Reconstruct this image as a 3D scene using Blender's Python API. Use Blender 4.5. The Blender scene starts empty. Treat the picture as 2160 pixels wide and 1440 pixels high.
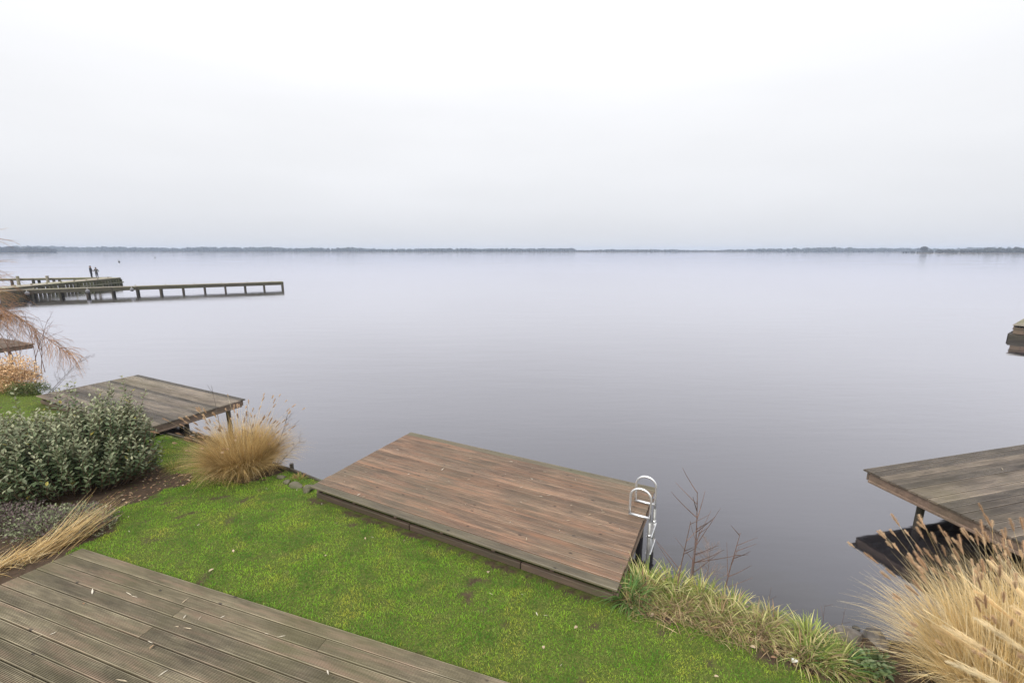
import bpy, bmesh, math, random
import numpy as np
from mathutils import Vector, Matrix

R = math.radians
random.seed(7)
rng = np.random.default_rng(11)
scene = bpy.context.scene
COL = scene.collection

# ------------------------------------------------------------------ camera
HC = 4.65
cam_d = bpy.data.cameras.new('camera')
cam_d.sensor_width = 36.0
cam_d.lens = 950.0 / 2160.0 * 36.0
cam_d.clip_start = 0.05
cam_d.clip_end = 20000.0
cam = bpy.data.objects.new('camera', cam_d)
COL.objects.link(cam)
cam.location = (0, 0, HC)
cam.rotation_euler = (R(90) - math.atan(190.5 / 950.0), 0, 0)
scene.camera = cam

# ------------------------------------------------------------------ world
SUN_EL, SUN_AZ = R(42), R(205)          # azimuth clockwise from +Y: behind the camera, to the left
world = bpy.data.worlds.new('World')
scene.world = world
world.use_nodes = True
wn, wl = world.node_tree.nodes, world.node_tree.links
wn.clear()
w_out = wn.new('ShaderNodeOutputWorld')
w_bg = wn.new('ShaderNodeBackground')
w_bg.inputs['Strength'].default_value = 1.0
w_sky = wn.new('ShaderNodeTexSky')
w_sky.sky_type = 'NISHITA'
w_sky.sun_disc = False
w_sky.sun_elevation = SUN_EL
w_sky.sun_rotation = SUN_AZ
w_sky.dust_density = 4.0
w_sc = wn.new('ShaderNodeVectorMath'); w_sc.operation = 'SCALE'; w_sc.inputs['Scale'].default_value = 0.06
wl.new(w_sky.outputs[0], w_sc.inputs[0])
# the closed cloud cover: brighter overhead than at the horizon, as under any overcast sky
w_tc = wn.new('ShaderNodeTexCoord')
w_sep = wn.new('ShaderNodeSeparateXYZ')
wl.new(w_tc.outputs['Generated'], w_sep.inputs[0])
w_ramp = wn.new('ShaderNodeValToRGB')
els = w_ramp.color_ramp.elements
w_ramp.color_ramp.interpolation = 'B_SPLINE'
els[0].position = 0.0; els[0].color = (0.435, 0.446, 0.474, 1)
els[1].position = 1.0; els[1].color = (3.1, 3.12, 3.2, 1)
for p, c in ((0.07, (0.484, 0.491, 0.513)), (0.15, (0.536, 0.540, 0.556)), (0.24, (0.566, 0.569, 0.581)), (0.34, (0.62, 0.623, 0.64)), (0.45, (0.77, 0.775, 0.80)), (0.62, (1.06, 1.07, 1.11)), (0.82, (2.10, 2.115, 2.18))):
    e = els.new(p); e.color = (*c, 1)
wl.new(w_sep.outputs['Z'], w_ramp.inputs[0])
w_map = wn.new('ShaderNodeMapping'); w_map.inputs['Scale'].default_value = (1.2, 1.2, 5.0)
wl.new(w_tc.outputs['Generated'], w_map.inputs[0])
w_noi = wn.new('ShaderNodeTexNoise'); w_noi.inputs['Scale'].default_value = 1.6; w_noi.inputs['Detail'].default_value = 4
wl.new(w_map.outputs[0], w_noi.inputs['Vector'])
w_mr = wn.new('ShaderNodeMapRange')
w_mr.inputs['From Min'].default_value = 0.3; w_mr.inputs['From Max'].default_value = 0.7
w_mr.inputs['To Min'].default_value = 0.965; w_mr.inputs['To Max'].default_value = 1.03
wl.new(w_noi.outputs['Fac'], w_mr.inputs['Value'])
w_cl = wn.new('ShaderNodeVectorMath'); w_cl.operation = 'SCALE'
wl.new(w_ramp.outputs[0], w_cl.inputs[0]); wl.new(w_mr.outputs[0], w_cl.inputs['Scale'])
w_mix = wn.new('ShaderNodeMix'); w_mix.data_type = 'RGBA'; w_mix.inputs['Factor'].default_value = 0.06
wl.new(w_cl.outputs[0], w_mix.inputs['A']); wl.new(w_sc.outputs[0], w_mix.inputs['B'])
wl.new(w_mix.outputs['Result'], w_bg.inputs['Color'])
wl.new(w_bg.outputs[0], w_out.inputs['Surface'])

sun_d = bpy.data.lights.new('sun', 'SUN')
sun_d.energy = 1.5
sun_d.angle = R(24)
sun_d.color = (1.0, 0.96, 0.90)
sun = bpy.data.objects.new('sun', sun_d)
COL.objects.link(sun)
sdir = Vector((math.sin(SUN_AZ) * math.cos(SUN_EL), math.cos(SUN_AZ) * math.cos(SUN_EL), math.sin(SUN_EL)))
sun.rotation_euler = sdir.to_track_quat('Z', 'Y').to_euler()

vs = scene.view_settings
vs.view_transform = 'Standard'
vs.look = 'None'
vs.exposure = 0.8
vs.gamma = 1.0
vs.use_curve_mapping = False
cy = scene.cycles
cy.use_denoising = True
cy.max_bounces = 8
cy.diffuse_bounces = 3
cy.glossy_bounces = 3
cy.transmission_bounces = 2
cy.volume_bounces = 0
cy.transparent_max_bounces = 8
cy.sample_clamp_indirect = 6.0


# ------------------------------------------------------------------ helpers
def link(o, parent=None):
    COL.objects.link(o)
    if parent is not None:
        o.parent = parent
    return o

def obj(name, me, parent=None, loc=(0, 0, 0), rot=(0, 0, 0), scale=None):
    o = bpy.data.objects.new(name, me)
    o.location = loc
    o.rotation_euler = rot
    if scale is not None:
        o.scale = scale if hasattr(scale, '__len__') else (scale,) * 3
    return link(o, parent)

def tag(o, label, cat, group=None):
    o['label'] = label
    o['category'] = cat
    if group:
        o['group'] = group
    return o

def thing(name, label, cat, loc=(0, 0, 0), rz=0.0, group=None):
    o = bpy.data.objects.new(name, None)
    o.empty_display_size = 0.2
    o.location = loc
    o.rotation_euler = (0, 0, rz)
    link(o)
    return tag(o, label, cat, group)

def structure(o):
    o['kind'] = 'structure'
    return o

class Acc:
    """collects geometry for one mesh"""
    def __init__(s):
        s.v, s.q, s.t, s.c, s.n = [], [], [], [], 0
    def put(s, V, quads=None, tris=None, col=None):
        V = np.asarray(V, float).reshape(-1, 3)
        if quads is not None and len(quads): s.q.append(np.asarray(quads, int).reshape(-1, 4) + s.n)
        if tris is not None and len(tris): s.t.append(np.asarray(tris, int).reshape(-1, 3) + s.n)
        if col is None: col = np.ones((len(V), 3))
        col = np.asarray(col, float)
        if col.ndim == 1: col = np.tile(col, (len(V), 1))
        s.c.append(col); s.v.append(V); s.n += len(V)
    def box(s, lo, hi, col=None):
        x0, y0, z0 = lo; x1, y1, z1 = hi
        V = [(x0,y0,z0),(x1,y0,z0),(x1,y1,z0),(x0,y1,z0),(x0,y0,z1),(x1,y0,z1),(x1,y1,z1),(x0,y1,z1)]
        Q = [(0,3,2,1),(4,5,6,7),(0,1,5,4),(1,2,6,5),(2,3,7,6),(3,0,4,7)]
        s.put(V, Q, None, col)
    def tube(s, pts, rad, sides=6, col=None, caps=True):
        pts = np.asarray(pts, float); k = len(pts)
        rad = np.full(k, rad) if np.isscalar(rad) else np.asarray(rad, float)
        T = np.gradient(pts, axis=0); T /= np.linalg.norm(T, axis=1)[:, None] + 1e-12
        ref = np.eye(3)[np.argmin(np.abs(T).max(0))]
        A = np.cross(T, ref); A /= np.linalg.norm(A, axis=1)[:, None] + 1e-12
        B = np.cross(T, A)
        th = np.arange(sides) * 2 * math.pi / sides
        V = pts[:, None] + rad[:, None, None] * (np.cos(th)[None, :, None] * A[:, None] + np.sin(th)[None, :, None] * B[:, None])
        Q = []
        for i in range(k - 1):
            for j in range(sides):
                j2 = (j + 1) % sides
                Q.append((i*sides+j, i*sides+j2, (i+1)*sides+j2, (i+1)*sides+j))
        Tt = []
        if caps:
            for j in range(1, sides - 1):
                Tt.append((0, j + 1, j)); b = (k - 1) * sides; Tt.append((b, b + j, b + j + 1))
        s.put(V.reshape(-1, 3), Q, Tt, col)
    def strips(s, base, az, L, w, phi0, phi1, segs, power=1.3, twist=0.0, col=None, tip=0.06, zfloor=None):
        base = np.asarray(base, float); N = len(base)
        f = lambda a: np.broadcast_to(np.asarray(a, float), (N,))
        az, L, w, phi0, phi1, twist = map(f, (az, L, w, phi0, phi1, twist))
        t = np.linspace(0, 1, segs + 1)
        tm = (t[:-1] + t[1:]) / 2
        phi = phi0[:, None] + (phi1 - phi0)[:, None] * tm[None] ** power
        st = (L / segs)[:, None]
        hx = np.concatenate([np.zeros((N, 1)), np.cumsum(np.sin(phi) * st, 1)], 1)
        hz = np.concatenate([np.zeros((N, 1)), np.cumsum(np.cos(phi) * st, 1)], 1)
        P = np.stack([base[:, None, 0] + hx * np.cos(az)[:, None], base[:, None, 1] + hx * np.sin(az)[:, None], base[:, None, 2] + hz], 2)
        if zfloor is not None:
            P[:, :, 2] = np.maximum(P[:, :, 2], zfloor)
        sa = az + math.pi / 2 + twist
        side = np.stack([np.cos(sa), np.sin(sa), np.zeros(N)], 1)
        prof = np.minimum(1.0, 0.55 + 1.6 * t) * np.maximum(tip, 1 - t ** 2.2)
        off = side[:, None, :] * (w[:, None] * 0.5 * prof[None])[:, :, None]
        V = np.stack([P - off, P + off], 2).reshape(-1, 3)
        m = (segs + 1) * 2
        q = np.array([(2*i, 2*i+1, 2*i+3, 2*i+2) for i in range(segs)])
        Q = (q[None] + (np.arange(N) * m)[:, None, None]).reshape(-1, 4)
        c = None
        if col is not None:
            c = np.repeat(np.asarray(col, float), m, axis=0)
        s.put(V, Q, None, c)
        return P[:, -1]
    def leaves(s, pos, direc, normal, L, W, col=None, fold=0.18, curl=0.10):
        pos = np.asarray(pos, float); N = len(pos)
        d = direc / (np.linalg.norm(direc, axis=1)[:, None] + 1e-9)
        b = np.cross(normal, d); b /= np.linalg.norm(b, axis=1)[:, None] + 1e-9
        n = np.cross(d, b)
        T = LEAF.copy()
        X = T[:, 0][None] * np.asarray(L)[:, None]
        Y = T[:, 1][None] * np.asarray(W)[:, None]
        Z = np.abs(T[:, 1])[None] * np.asarray(W)[:, None] * fold * 2 - curl * np.asarray(L)[:, None] * T[:, 0][None] ** 2
        V = pos[:, None] + X[:, :, None] * d[:, None] + Y[:, :, None] * b[:, None] + Z[:, :, None] * n[:, None]
        o = (np.arange(N) * 8)[:, None, None]
        c = None if col is None else np.repeat(np.asarray(col, float), 8, axis=0)
        s.put(V.reshape(-1, 3), (LEAF_Q[None] + o).reshape(-1, 4), (LEAF_T[None] + o).reshape(-1, 3), c)
    def mesh(s, name, mat=None, smooth=False):
        me = bpy.data.meshes.new(name)
        V = np.concatenate(s.v)
        q = np.concatenate(s.q) if s.q else np.zeros((0, 4), int)
        t = np.concatenate(s.t) if s.t else np.zeros((0, 3), int)
        me.vertices.add(len(V)); me.vertices.foreach_set('co', V.astype(np.float32).ravel())
        loops = np.concatenate([q.ravel(), t.ravel()])
        me.loops.add(len(loops)); me.loops.foreach_set('vertex_index', loops.astype(np.int32))
        n = len(q) + len(t)
        me.polygons.add(n)
        start = np.concatenate([np.arange(len(q)) * 4, len(q) * 4 + np.arange(len(t)) * 3])
        me.polygons.foreach_set('loop_start', start.astype(np.int32))
        me.polygons.foreach_set('use_smooth', np.full(n, bool(smooth)))
        me.update(calc_edges=True)
        C = np.concatenate(s.c)
        a = me.color_attributes.new('tint', 'FLOAT_COLOR', 'POINT')
        a.data.foreach_set('color', np.concatenate([C, np.ones((len(C), 1))], 1).astype(np.float32).ravel())
        if mat is not None: me.materials.append(mat)
        return me

LEAF = np.array([(0,0,0),(.30,-.5,0),(.30,0,0),(.30,.5,0),(.68,-.42,0),(.68,0,0),(.68,.42,0),(1,0,0)], float)
LEAF_Q = np.array([(1,4,5,2),(2,5,6,3)])
LEAF_T = np.array([(0,1,2),(0,2,3),(4,7,5),(5,7,6)])

_lat = rng.random((257, 257))
def vnoise(x, y, sc, oct=3):
    x = np.asarray(x, float) * sc + 51.3; y = np.asarray(y, float) * sc + 87.1
    tot = np.zeros_like(x); amp = 1.0; s = 0.0
    for _ in range(oct):
        xi = np.floor(x).astype(int); yi = np.floor(y).astype(int)
        fx = x - xi; fy = y - yi
        fx = fx*fx*(3-2*fx); fy = fy*fy*(3-2*fy)
        g = lambda a, b: _lat[a % 256, b % 256]
        tot += amp * ((g(xi,yi)*(1-fx)+g(xi+1,yi)*fx)*(1-fy)+(g(xi,yi+1)*(1-fx)+g(xi+1,yi+1)*fx)*fy)
        s += amp; amp *= .5; x = x*2+13.7; y = y*2+5.1
    return tot / s

def in_poly(x, y, poly):
    x = np.asarray(x, float); y = np.asarray(y, float)
    r = np.zeros(x.shape, bool); n = len(poly)
    for i in range(n):
        x0, y0 = poly[i]; x1, y1 = poly[(i+1) % n]
        if y0 == y1: continue
        c = ((y0 > y) != (y1 > y)) & (x < (x1-x0)*(y-y0)/(y1-y0)+x0)
        r ^= c
    return r

def poly_dist(x, y, line):
    d = np.full(np.shape(x), 1e9)
    for (x0, y0), (x1, y1) in zip(line[:-1], line[1:]):
        dx, dy = x1-x0, y1-y0
        t = np.clip(((x-x0)*dx+(y-y0)*dy)/(dx*dx+dy*dy), 0, 1)
        d = np.minimum(d, np.hypot(x-x0-t*dx, y-y0-t*dy))
    return d

# ------------------------------------------------------------------ materials
def new_mat(name):
    m = bpy.data.materials.new(name)
    m.use_nodes = True
    nt = m.node_tree
    return m, nt.nodes, nt.links, nt.nodes['Principled BSDF']

def N(nodes, kind, **kw):
    n = nodes.new(kind)
    for k, v in kw.items():
        if k in n.inputs: n.inputs[k].default_value = v
        else: setattr(n, k, v)
    return n

def mixc(nodes, links, fac, a, b, blend='MIX'):
    m = nodes.new('ShaderNodeMix'); m.data_type = 'RGBA'; m.blend_type = blend
    for key, val in (('Factor', fac), ('A', a), ('B', b)):
        if isinstance(val, (int, float)): m.inputs[key].default_value = val
        elif isinstance(val, tuple): m.inputs[key].default_value = (*val[:3], 1)
        else: links.new(val, m.inputs[key])
    return m.outputs['Result']

def mrange(nodes, links, val, a, b, c, d):
    n = nodes.new('ShaderNodeMapRange')
    n.inputs['From Min'].default_value = a; n.inputs['From Max'].default_value = b
    n.inputs['To Min'].default_value = c; n.inputs['To Max'].default_value = d
    links.new(val, n.inputs['Value'])
    return n.outputs['Result']

def tint_mat(name, rough=0.6, var=0.35, nscale=9.0, spec=0.3, translucent=0.0):
    """colour carried per blade or leaf, broken up by a fine noise"""
    m, n, l, b = new_mat(name)
    at = N(n, 'ShaderNodeAttribute', attribute_name='tint')
    geo = n.new('ShaderNodeNewGeometry')
    no = N(n, 'ShaderNodeTexNoise', Scale=nscale, Detail=3.0)
    l.new(geo.outputs['Position'], no.inputs['Vector'])
    k = mrange(n, l, no.outputs['Fac'], 0.3, 0.7, 1 - var, 1 + var)
    v = n.new('ShaderNodeVectorMath'); v.operation = 'SCALE'
    l.new(at.outputs['Color'], v.inputs[0]); l.new(k, v.inputs['Scale'])
    l.new(v.outputs[0], b.inputs['Base Color'])
    b.inputs['Roughness'].default_value = rough
    b.inputs['Specular IOR Level'].default_value = spec
    if translucent > 0:
        tr = n.new('ShaderNodeBsdfTranslucent')
        l.new(v.outputs[0], tr.inputs['Color'])
        mx = n.new('ShaderNodeMixShader'); mx.inputs[0].default_value = translucent
        out = n['Material Output']
        l.new(b.outputs[0], mx.inputs[1]); l.new(tr.outputs[0], mx.inputs[2]); l.new(mx.outputs[0], out.inputs['Surface'])
    return m

def wood_mat(name, c1, c2, dark, algae, algae_amt=0.5, rough=(0.45, 0.75), patch=0.55, wear=None, vary=(0.72, 1.26)):
    m, n, l, b = new_mat(name)
    tc = n.new('ShaderNodeTexCoord'); oi = n.new('ShaderNodeObjectInfo'); geo = n.new('ShaderNodeNewGeometry')
    off = n.new('ShaderNodeVectorMath'); off.operation = 'SCALE'; off.inputs[0].default_value = (37.0, 11.0, 5.0)
    l.new(oi.outputs['Random'], off.inputs['Scale'])
    add = n.new('ShaderNodeVectorMath'); add.operation = 'ADD'
    l.new(tc.outputs['Object'], add.inputs[0]); l.new(off.outputs[0], add.inputs[1])
    mp = n.new('ShaderNodeMapping'); mp.inputs['Scale'].default_value = (1.6, 34.0, 34.0)
    l.new(add.outputs[0], mp.inputs[0])
    grain = N(n, 'ShaderNodeTexNoise', Scale=1.5, Detail=6.0, Roughness=0.65, Distortion=0.6)
    l.new(mp.outputs[0], grain.inputs['Vector'])
    gf = mrange(n, l, grain.outputs['Fac'], 0.38, 0.62, 0.0, 1.0)
    col = mixc(n, l, gf, c1, c2)
    # broad tonal patches along the board
    mp2 = n.new('ShaderNodeMapping'); mp2.inputs['Scale'].default_value = (1.1, 5.0, 5.0)
    l.new(add.outputs[0], mp2.inputs[0])
    br = N(n, 'ShaderNodeTexNoise', Scale=1.3, Detail=4.0, Roughness=0.6)
    l.new(mp2.outputs[0], br.inputs['Vector'])
    bf = mrange(n, l, br.outputs['Fac'], 0.35, 0.72, 0.0, 0.8)
    col = mixc(n, l, bf, col, dark)
    # algae and grey weathering in patches that run over many boards
    al = N(n, 'ShaderNodeTexNoise', Scale=patch, Detail=5.0, Roughness=0.62)
    l.new(geo.outputs['Position'], al.inputs['Vector'])
    af = mrange(n, l, al.outputs['Fac'], 0.42, 0.66, 0.0, algae_amt)
    col = mixc(n, l, af, col, algae)
    if wear is not None:
        we = N(n, 'ShaderNodeTexNoise', Scale=patch * 1.7, Detail=6.0, Roughness=0.7)
        mpw = n.new('ShaderNodeMapping'); mpw.inputs['Location'].default_value = (7.7, 3.1, 0); mpw.inputs['Scale'].default_value = (0.9, 9.0, 9.0)
        l.new(add.outputs[0], mpw.inputs[0]); l.new(mpw.outputs[0], we.inputs['Vector'])
        wf = mrange(n, l, we.outputs['Fac'], 0.5, 0.7, 0.0, 0.75)
        col = mixc(n, l, wf, col, wear)
    # knots and dark specks
    mk = n.new('ShaderNodeMapping'); mk.inputs['Scale'].default_value = (3.0, 6.5, 0.01)
    l.new(add.outputs[0], mk.inputs[0])
    vo = N(n, 'ShaderNodeTexVoronoi', Scale=1.0); l.new(mk.outputs[0], vo.inputs['Vector'])
    kf = mrange(n, l, vo.outputs['Distance'], 0.05, 0.11, 0.85, 0.0)
    col = mixc(n, l, kf, col, (0.03, 0.022, 0.018))
    # each board its own tone
    rv = mrange(n, l, oi.outputs['Random'], 0.0, 1.0, vary[0], vary[1])
    sc = n.new('ShaderNodeVectorMath'); sc.operation = 'SCALE'
    l.new(col, sc.inputs[0]); l.new(rv, sc.inputs['Scale'])
    l.new(sc.outputs[0], b.inputs['Base Color'])
    rf = mrange(n, l, br.outputs['Fac'], 0.35, 0.65, rough[0], rough[1])
    wet = n.new('ShaderNodeMath'); wet.operation = 'FRACT'
    w7 = n.new('ShaderNodeMath'); w7.operation = 'MULTIPLY'; w7.inputs[1].default_value = 7.31
    l.new(oi.outputs['Random'], w7.inputs[0]); l.new(w7.outputs[0], wet.inputs[0])
    wadd = mrange(n, l, wet.outputs[0], 0.0, 1.0, -0.14, 0.14)
    rsum = n.new('ShaderNodeMath'); rsum.operation = 'ADD'; l.new(rf, rsum.inputs[0]); l.new(wadd, rsum.inputs[1])
    l.new(rsum.outputs[0], b.inputs['Roughness'])
    bu = N(n, 'ShaderNodeBump', Strength=0.35, Distance=0.003)
    l.new(grain.outputs['Fac'], bu.inputs['Height']); l.new(bu.outputs[0], b.inputs['Normal'])
    return m

def plain_mat(name, c1, c2, scale=12.0, rough=0.7, metal=0.0, bump=0.0, spec=0.4):
    m, n, l, b = new_mat(name)
    tc = n.new('ShaderNodeTexCoord')
    no = N(n, 'ShaderNodeTexNoise', Scale=scale, Detail=5.0, Roughness=0.6)
    l.new(tc.outputs['Object'], no.inputs['Vector'])
    f = mrange(n, l, no.outputs['Fac'], 0.35, 0.65, 0.0, 1.0)
    l.new(mixc(n, l, f, c1, c2), b.inputs['Base Color'])
    b.inputs['Roughness'].default_value = rough
    b.inputs['Metallic'].default_value = metal
    b.inputs['Specular IOR Level'].default_value = spec
    if bump:
        bu = N(n, 'ShaderNodeBump', Strength=0.6, Distance=bump)
        l.new(no.outputs['Fac'], bu.inputs['Height']); l.new(bu.outputs[0], b.inputs['Normal'])
    return m

M = {}
M['terrace'] = wood_mat('terrace_wood', (0.285, 0.240, 0.158), (0.150, 0.124, 0.080), (0.066, 0.054, 0.037), (0.112, 0.102, 0.045), 0.62, (0.5, 0.8), 0.6, (0.26, 0.18, 0.125), (0.80, 1.16))
M['jetty'] = wood_mat('jetty_wood', (0.330, 0.214, 0.140), (0.162, 0.103, 0.070), (0.080, 0.062, 0.050), (0.150, 0.124, 0.084), 0.75, (0.30, 0.58), 0.5, (0.33, 0.175, 0.105), (0.80, 1.18))
M['jetty_rim'] = wood_mat('jetty_rim_wood', (0.245, 0.200, 0.138), (0.155, 0.130, 0.092), (0.095, 0.083, 0.064), (0.155, 0.150, 0.095), 0.6, (0.45, 0.75), 0.7)
M['grey_jetty'] = wood_mat('grey_jetty_wood', (0.235, 0.185, 0.138), (0.125, 0.098, 0.076), (0.052, 0.043, 0.036), (0.150, 0.126, 0.075), 0.6, (0.22, 0.52), 0.5, None, (0.60, 1.30))
M['wet_jetty'] = wood_mat('wet_jetty_wood', (0.250, 0.200, 0.150), (0.130, 0.102, 0.080), (0.050, 0.042, 0.036), (0.150, 0.130, 0.078), 0.45, (0.16, 0.50), 0.5, None, (0.42, 1.45))
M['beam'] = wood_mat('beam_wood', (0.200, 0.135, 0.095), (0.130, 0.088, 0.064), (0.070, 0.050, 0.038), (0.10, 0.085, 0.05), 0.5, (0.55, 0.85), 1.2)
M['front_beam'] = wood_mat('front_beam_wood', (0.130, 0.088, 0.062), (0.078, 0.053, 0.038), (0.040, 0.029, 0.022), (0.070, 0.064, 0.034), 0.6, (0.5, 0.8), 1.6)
M['pile'] = wood_mat('pile_wood', (0.075, 0.058, 0.042), (0.040, 0.031, 0.024), (0.022, 0.018, 0.014), (0.040, 0.044, 0.020), 0.5, (0.5, 0.8), 1.5)
M['pier'] = wood_mat('pier_wood', (0.34, 0.30, 0.23), (0.22, 0.19, 0.145), (0.12, 0.10, 0.078), (0.17, 0.18, 0.075), 0.6, (0.5, 0.8), 0.25)
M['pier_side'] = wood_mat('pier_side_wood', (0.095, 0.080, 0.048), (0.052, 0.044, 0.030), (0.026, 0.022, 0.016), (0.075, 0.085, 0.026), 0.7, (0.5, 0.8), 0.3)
M['straw'] = tint_mat('dry_grass', 0.62, 0.25, 5.0, 0.25, 0.35)
M['green'] = tint_mat('green_blade', 0.55, 0.25, 6.0, 0.18, 0.25)
M['shrub'] = tint_mat('shrub_leaf', 0.45, 0.30, 5.0, 0.28, 0.12)
M['twig'] = tint_mat('bare_twig', 0.8, 0.3, 14.0, 0.2)
M['litter'] = tint_mat('fallen_leaf', 0.7, 0.25, 18.0, 0.3, 0.15)
M['alu'] = plain_mat('ladder_metal', (0.86, 0.86, 0.86), (0.66, 0.67, 0.68), 14.0, 0.34, 0.8)
M['alu_shaded'] = plain_mat('ladder_metal_shaded', (0.36, 0.36, 0.35), (0.22, 0.22, 0.21), 9.0, 0.5, 0.5)  # stile metal darkened: shade and dark water reflection put into its colour
M['rock'] = plain_mat('mossy_rock', (0.125, 0.108, 0.080), (0.060, 0.066, 0.026), 7.0, 0.85, 0, 0.02)
M['dark_rock'] = plain_mat('wet_rock', (0.16, 0.14, 0.12), (0.07, 0.06, 0.05), 7.0, 0.6, 0, 0.02)
M['buoy'] = plain_mat('buoy_paint', (0.035, 0.035, 0.04), (0.06, 0.06, 0.06), 3.0, 0.5)
M['fender'] = plain_mat('fender_rubber', (0.22, 0.22, 0.23), (0.10, 0.10, 0.11), 3.0, 0.5)
M['white'] = plain_mat('white_paint', (0.75, 0.75, 0.73), (0.62, 0.61, 0.58), 5.0, 0.5)

# ------------------------------------------------------------------ the lake
def water_mat():
    m, n, l, b = new_mat('lake_water')
    n.remove(b)
    geo = n.new('ShaderNodeNewGeometry')
    # calm and ruffled lanes drift across the lake
    mp = n.new('ShaderNodeMapping'); mp.inputs['Scale'].default_value = (0.030, 0.085, 1); mp.inputs['Rotation'].default_value = (0, 0, R(-10))
    l.new(geo.outputs['Position'], mp.inputs[0])
    lane = N(n, 'ShaderNodeTexNoise', Scale=1.0, Detail=5.0, Roughness=0.55, Distortion=0.6)
    l.new(mp.outputs[0], lane.inputs['Vector'])
    rf = mrange(n, l, lane.outputs['Fac'], 0.35, 0.68, 0.03, 0.12)
    amp = mrange(n, l, lane.outputs['Fac'], 0.36, 0.66, 0.25, 1.0)
    m1 = n.new('ShaderNodeMapping'); m1.inputs['Scale'].default_value = (0.45, 1.5, 1); m1.inputs['Rotation'].default_value = (0, 0, R(6))
    l.new(geo.outputs['Position'], m1.inputs[0])
    n1 = N(n, 'ShaderNodeTexNoise', Scale=0.55, Detail=2.0, Roughness=0.45)
    l.new(m1.outputs[0], n1.inputs['Vector'])
    n2 = N(n, 'ShaderNodeTexNoise', Scale=3.2, Detail=2.0, Roughness=0.5)
    l.new(m1.outputs[0], n2.inputs['Vector'])
    k2 = n.new('ShaderNodeMath'); k2.operation = 'MULTIPLY_ADD'; k2.inputs[1].default_value = 0.28
    l.new(n2.outputs['Fac'], k2.inputs[0]); l.new(n1.outputs['Fac'], k2.inputs[2])
    h = n.new('ShaderNodeMath'); h.operation = 'MULTIPLY'
    l.new(k2.outputs[0], h.inputs[0]); l.new(amp, h.inputs[1])
    bu = N(n, 'ShaderNodeBump', Strength=1.0, Distance=0.016)
    l.new(h.outputs[0], bu.inputs['Height'])
    # reflectance of the rippled surface: a water Fresnel, lifted at middling angles as small waves do
    fr = N(n, 'ShaderNodeFresnel', IOR=1.333); l.new(bu.outputs[0], fr.inputs['Normal'])
    up = n.new('ShaderNodeMath'); up.operation = 'MULTIPLY'; up.inputs[1].default_value = 5.3
    f0 = n.new('ShaderNodeMath'); f0.operation = 'SUBTRACT'; f0.use_clamp = True; f0.inputs[1].default_value = 0.019; l.new(fr.outputs[0], f0.inputs[0]); l.new(f0.outputs[0], up.inputs[0])
    dn = n.new('ShaderNodeMath'); dn.operation = 'MULTIPLY_ADD'; dn.inputs[1].default_value = 3.9; dn.inputs[2].default_value = 1.0; l.new(fr.outputs[0], dn.inputs[0])
    fc = n.new('ShaderNodeMath'); fc.operation = 'DIVIDE'; fc.use_clamp = True; l.new(up.outputs[0], fc.inputs[0]); l.new(dn.outputs[0], fc.inputs[1])
    df = N(n, 'ShaderNodeBsdfDiffuse', Color=(0.016, 0.015, 0.017, 1))
    gl = n.new('ShaderNodeBsdfGlossy'); gl.inputs['Color'].default_value = (0.960, 0.950, 1.0, 1)
    l.new(rf, gl.inputs['Roughness']); l.new(bu.outputs[0], gl.inputs['Normal'])
    mx = n.new('ShaderNodeMixShader'); l.new(fc.outputs[0], mx.inputs[0]); l.new(df.outputs[0], mx.inputs[1]); l.new(gl.outputs[0], mx.inputs[2])
    l.new(mx.outputs[0], n['Material Output'].inputs['Surface'])
    return m

FAR = 3000.0
a = Acc()
xs = np.array([-FAR, -800, -200, -60, -25, 0, 25, 60, 200, 800, FAR])
ys = np.array([-60, -20, 0, 15, 40, 100, 300, 800, 1600, FAR])
gx, gy = np.meshgrid(xs, ys)
W_ = len(xs)
a.put(np.stack([gx.ravel(), gy.ravel(), np.zeros(gx.size)], 1),
      [(j*W_+i, j*W_+i+1, (j+1)*W_+i+1, (j+1)*W_+i) for j in range(len(ys)-1) for i in range(W_-1)])
water = structure(obj('lake_water', a.mesh('lake_water', water_mat())))

# ------------------------------------------------------------------ garden ground
SHORE = [(-40, 26), (-26, 19.5), (-18, 15.2), (-15.2, 13.7), (-12.9, 12.05), (-8.4, 9.95), (-7.2, 9.40), (-5.6, 8.60), (-4.35, 8.02), (-3.50, 7.66),
         (-3.02, 7.58), (1.54, 5.23), (1.90, 5.12), (2.40, 4.86), (2.85, 4.50), (3.25, 4.27), (3.9, 4.22), (4.9, 4.02), (6.0, 3.85), (7.4, 3.75),
         (12, 5.0), (22, 9.0), (34, 17), (60, 34)]
LAND = SHORE + [(60, -60), (-40, -60)]
TERR_C = np.array([-5.83, 5.45]); TERR_A = R(-18.43)
TU = np.array([math.cos(TERR_A), math.sin(TERR_A)]); TV = np.array([TU[1], -TU[0]])     # TV points towards the house
TE = np.array([-0.465, -0.885])                                                         # the terrace's cut left edge
TERRACE = [tuple(TERR_C), tuple(TERR_C + TU * 11), tuple(TERR_C + TU * 11 + TV * 5), tuple(TERR_C + TE * 5)]
JA = np.array([-3.39, 6.94]); J_ANG = R(-27.1); JL, JW = 5.18, 2.60
JU = np.array([math.cos(J_ANG), math.sin(J_ANG)]); JV = np.array([-JU[1], JU[0]])
JETTY = [tuple(JA - JV*.02), tuple(JA + JU*JL - JV*.02), tuple(JA + JU*JL + JV*JW), tuple(JA + JV*JW)]
LA = np.array([-13.02, 11.77]); LU = np.array([math.cos(R(-26.6)), math.sin(R(-26.6))]); LV = np.array([-LU[1], LU[0]])
LJETTY = [tuple(LA - LV*.05), tuple(LA + LU*5.4 - LV*.05), tuple(LA + LU*5.4 + LV*2.4), tuple(LA + LV*2.4)]
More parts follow.
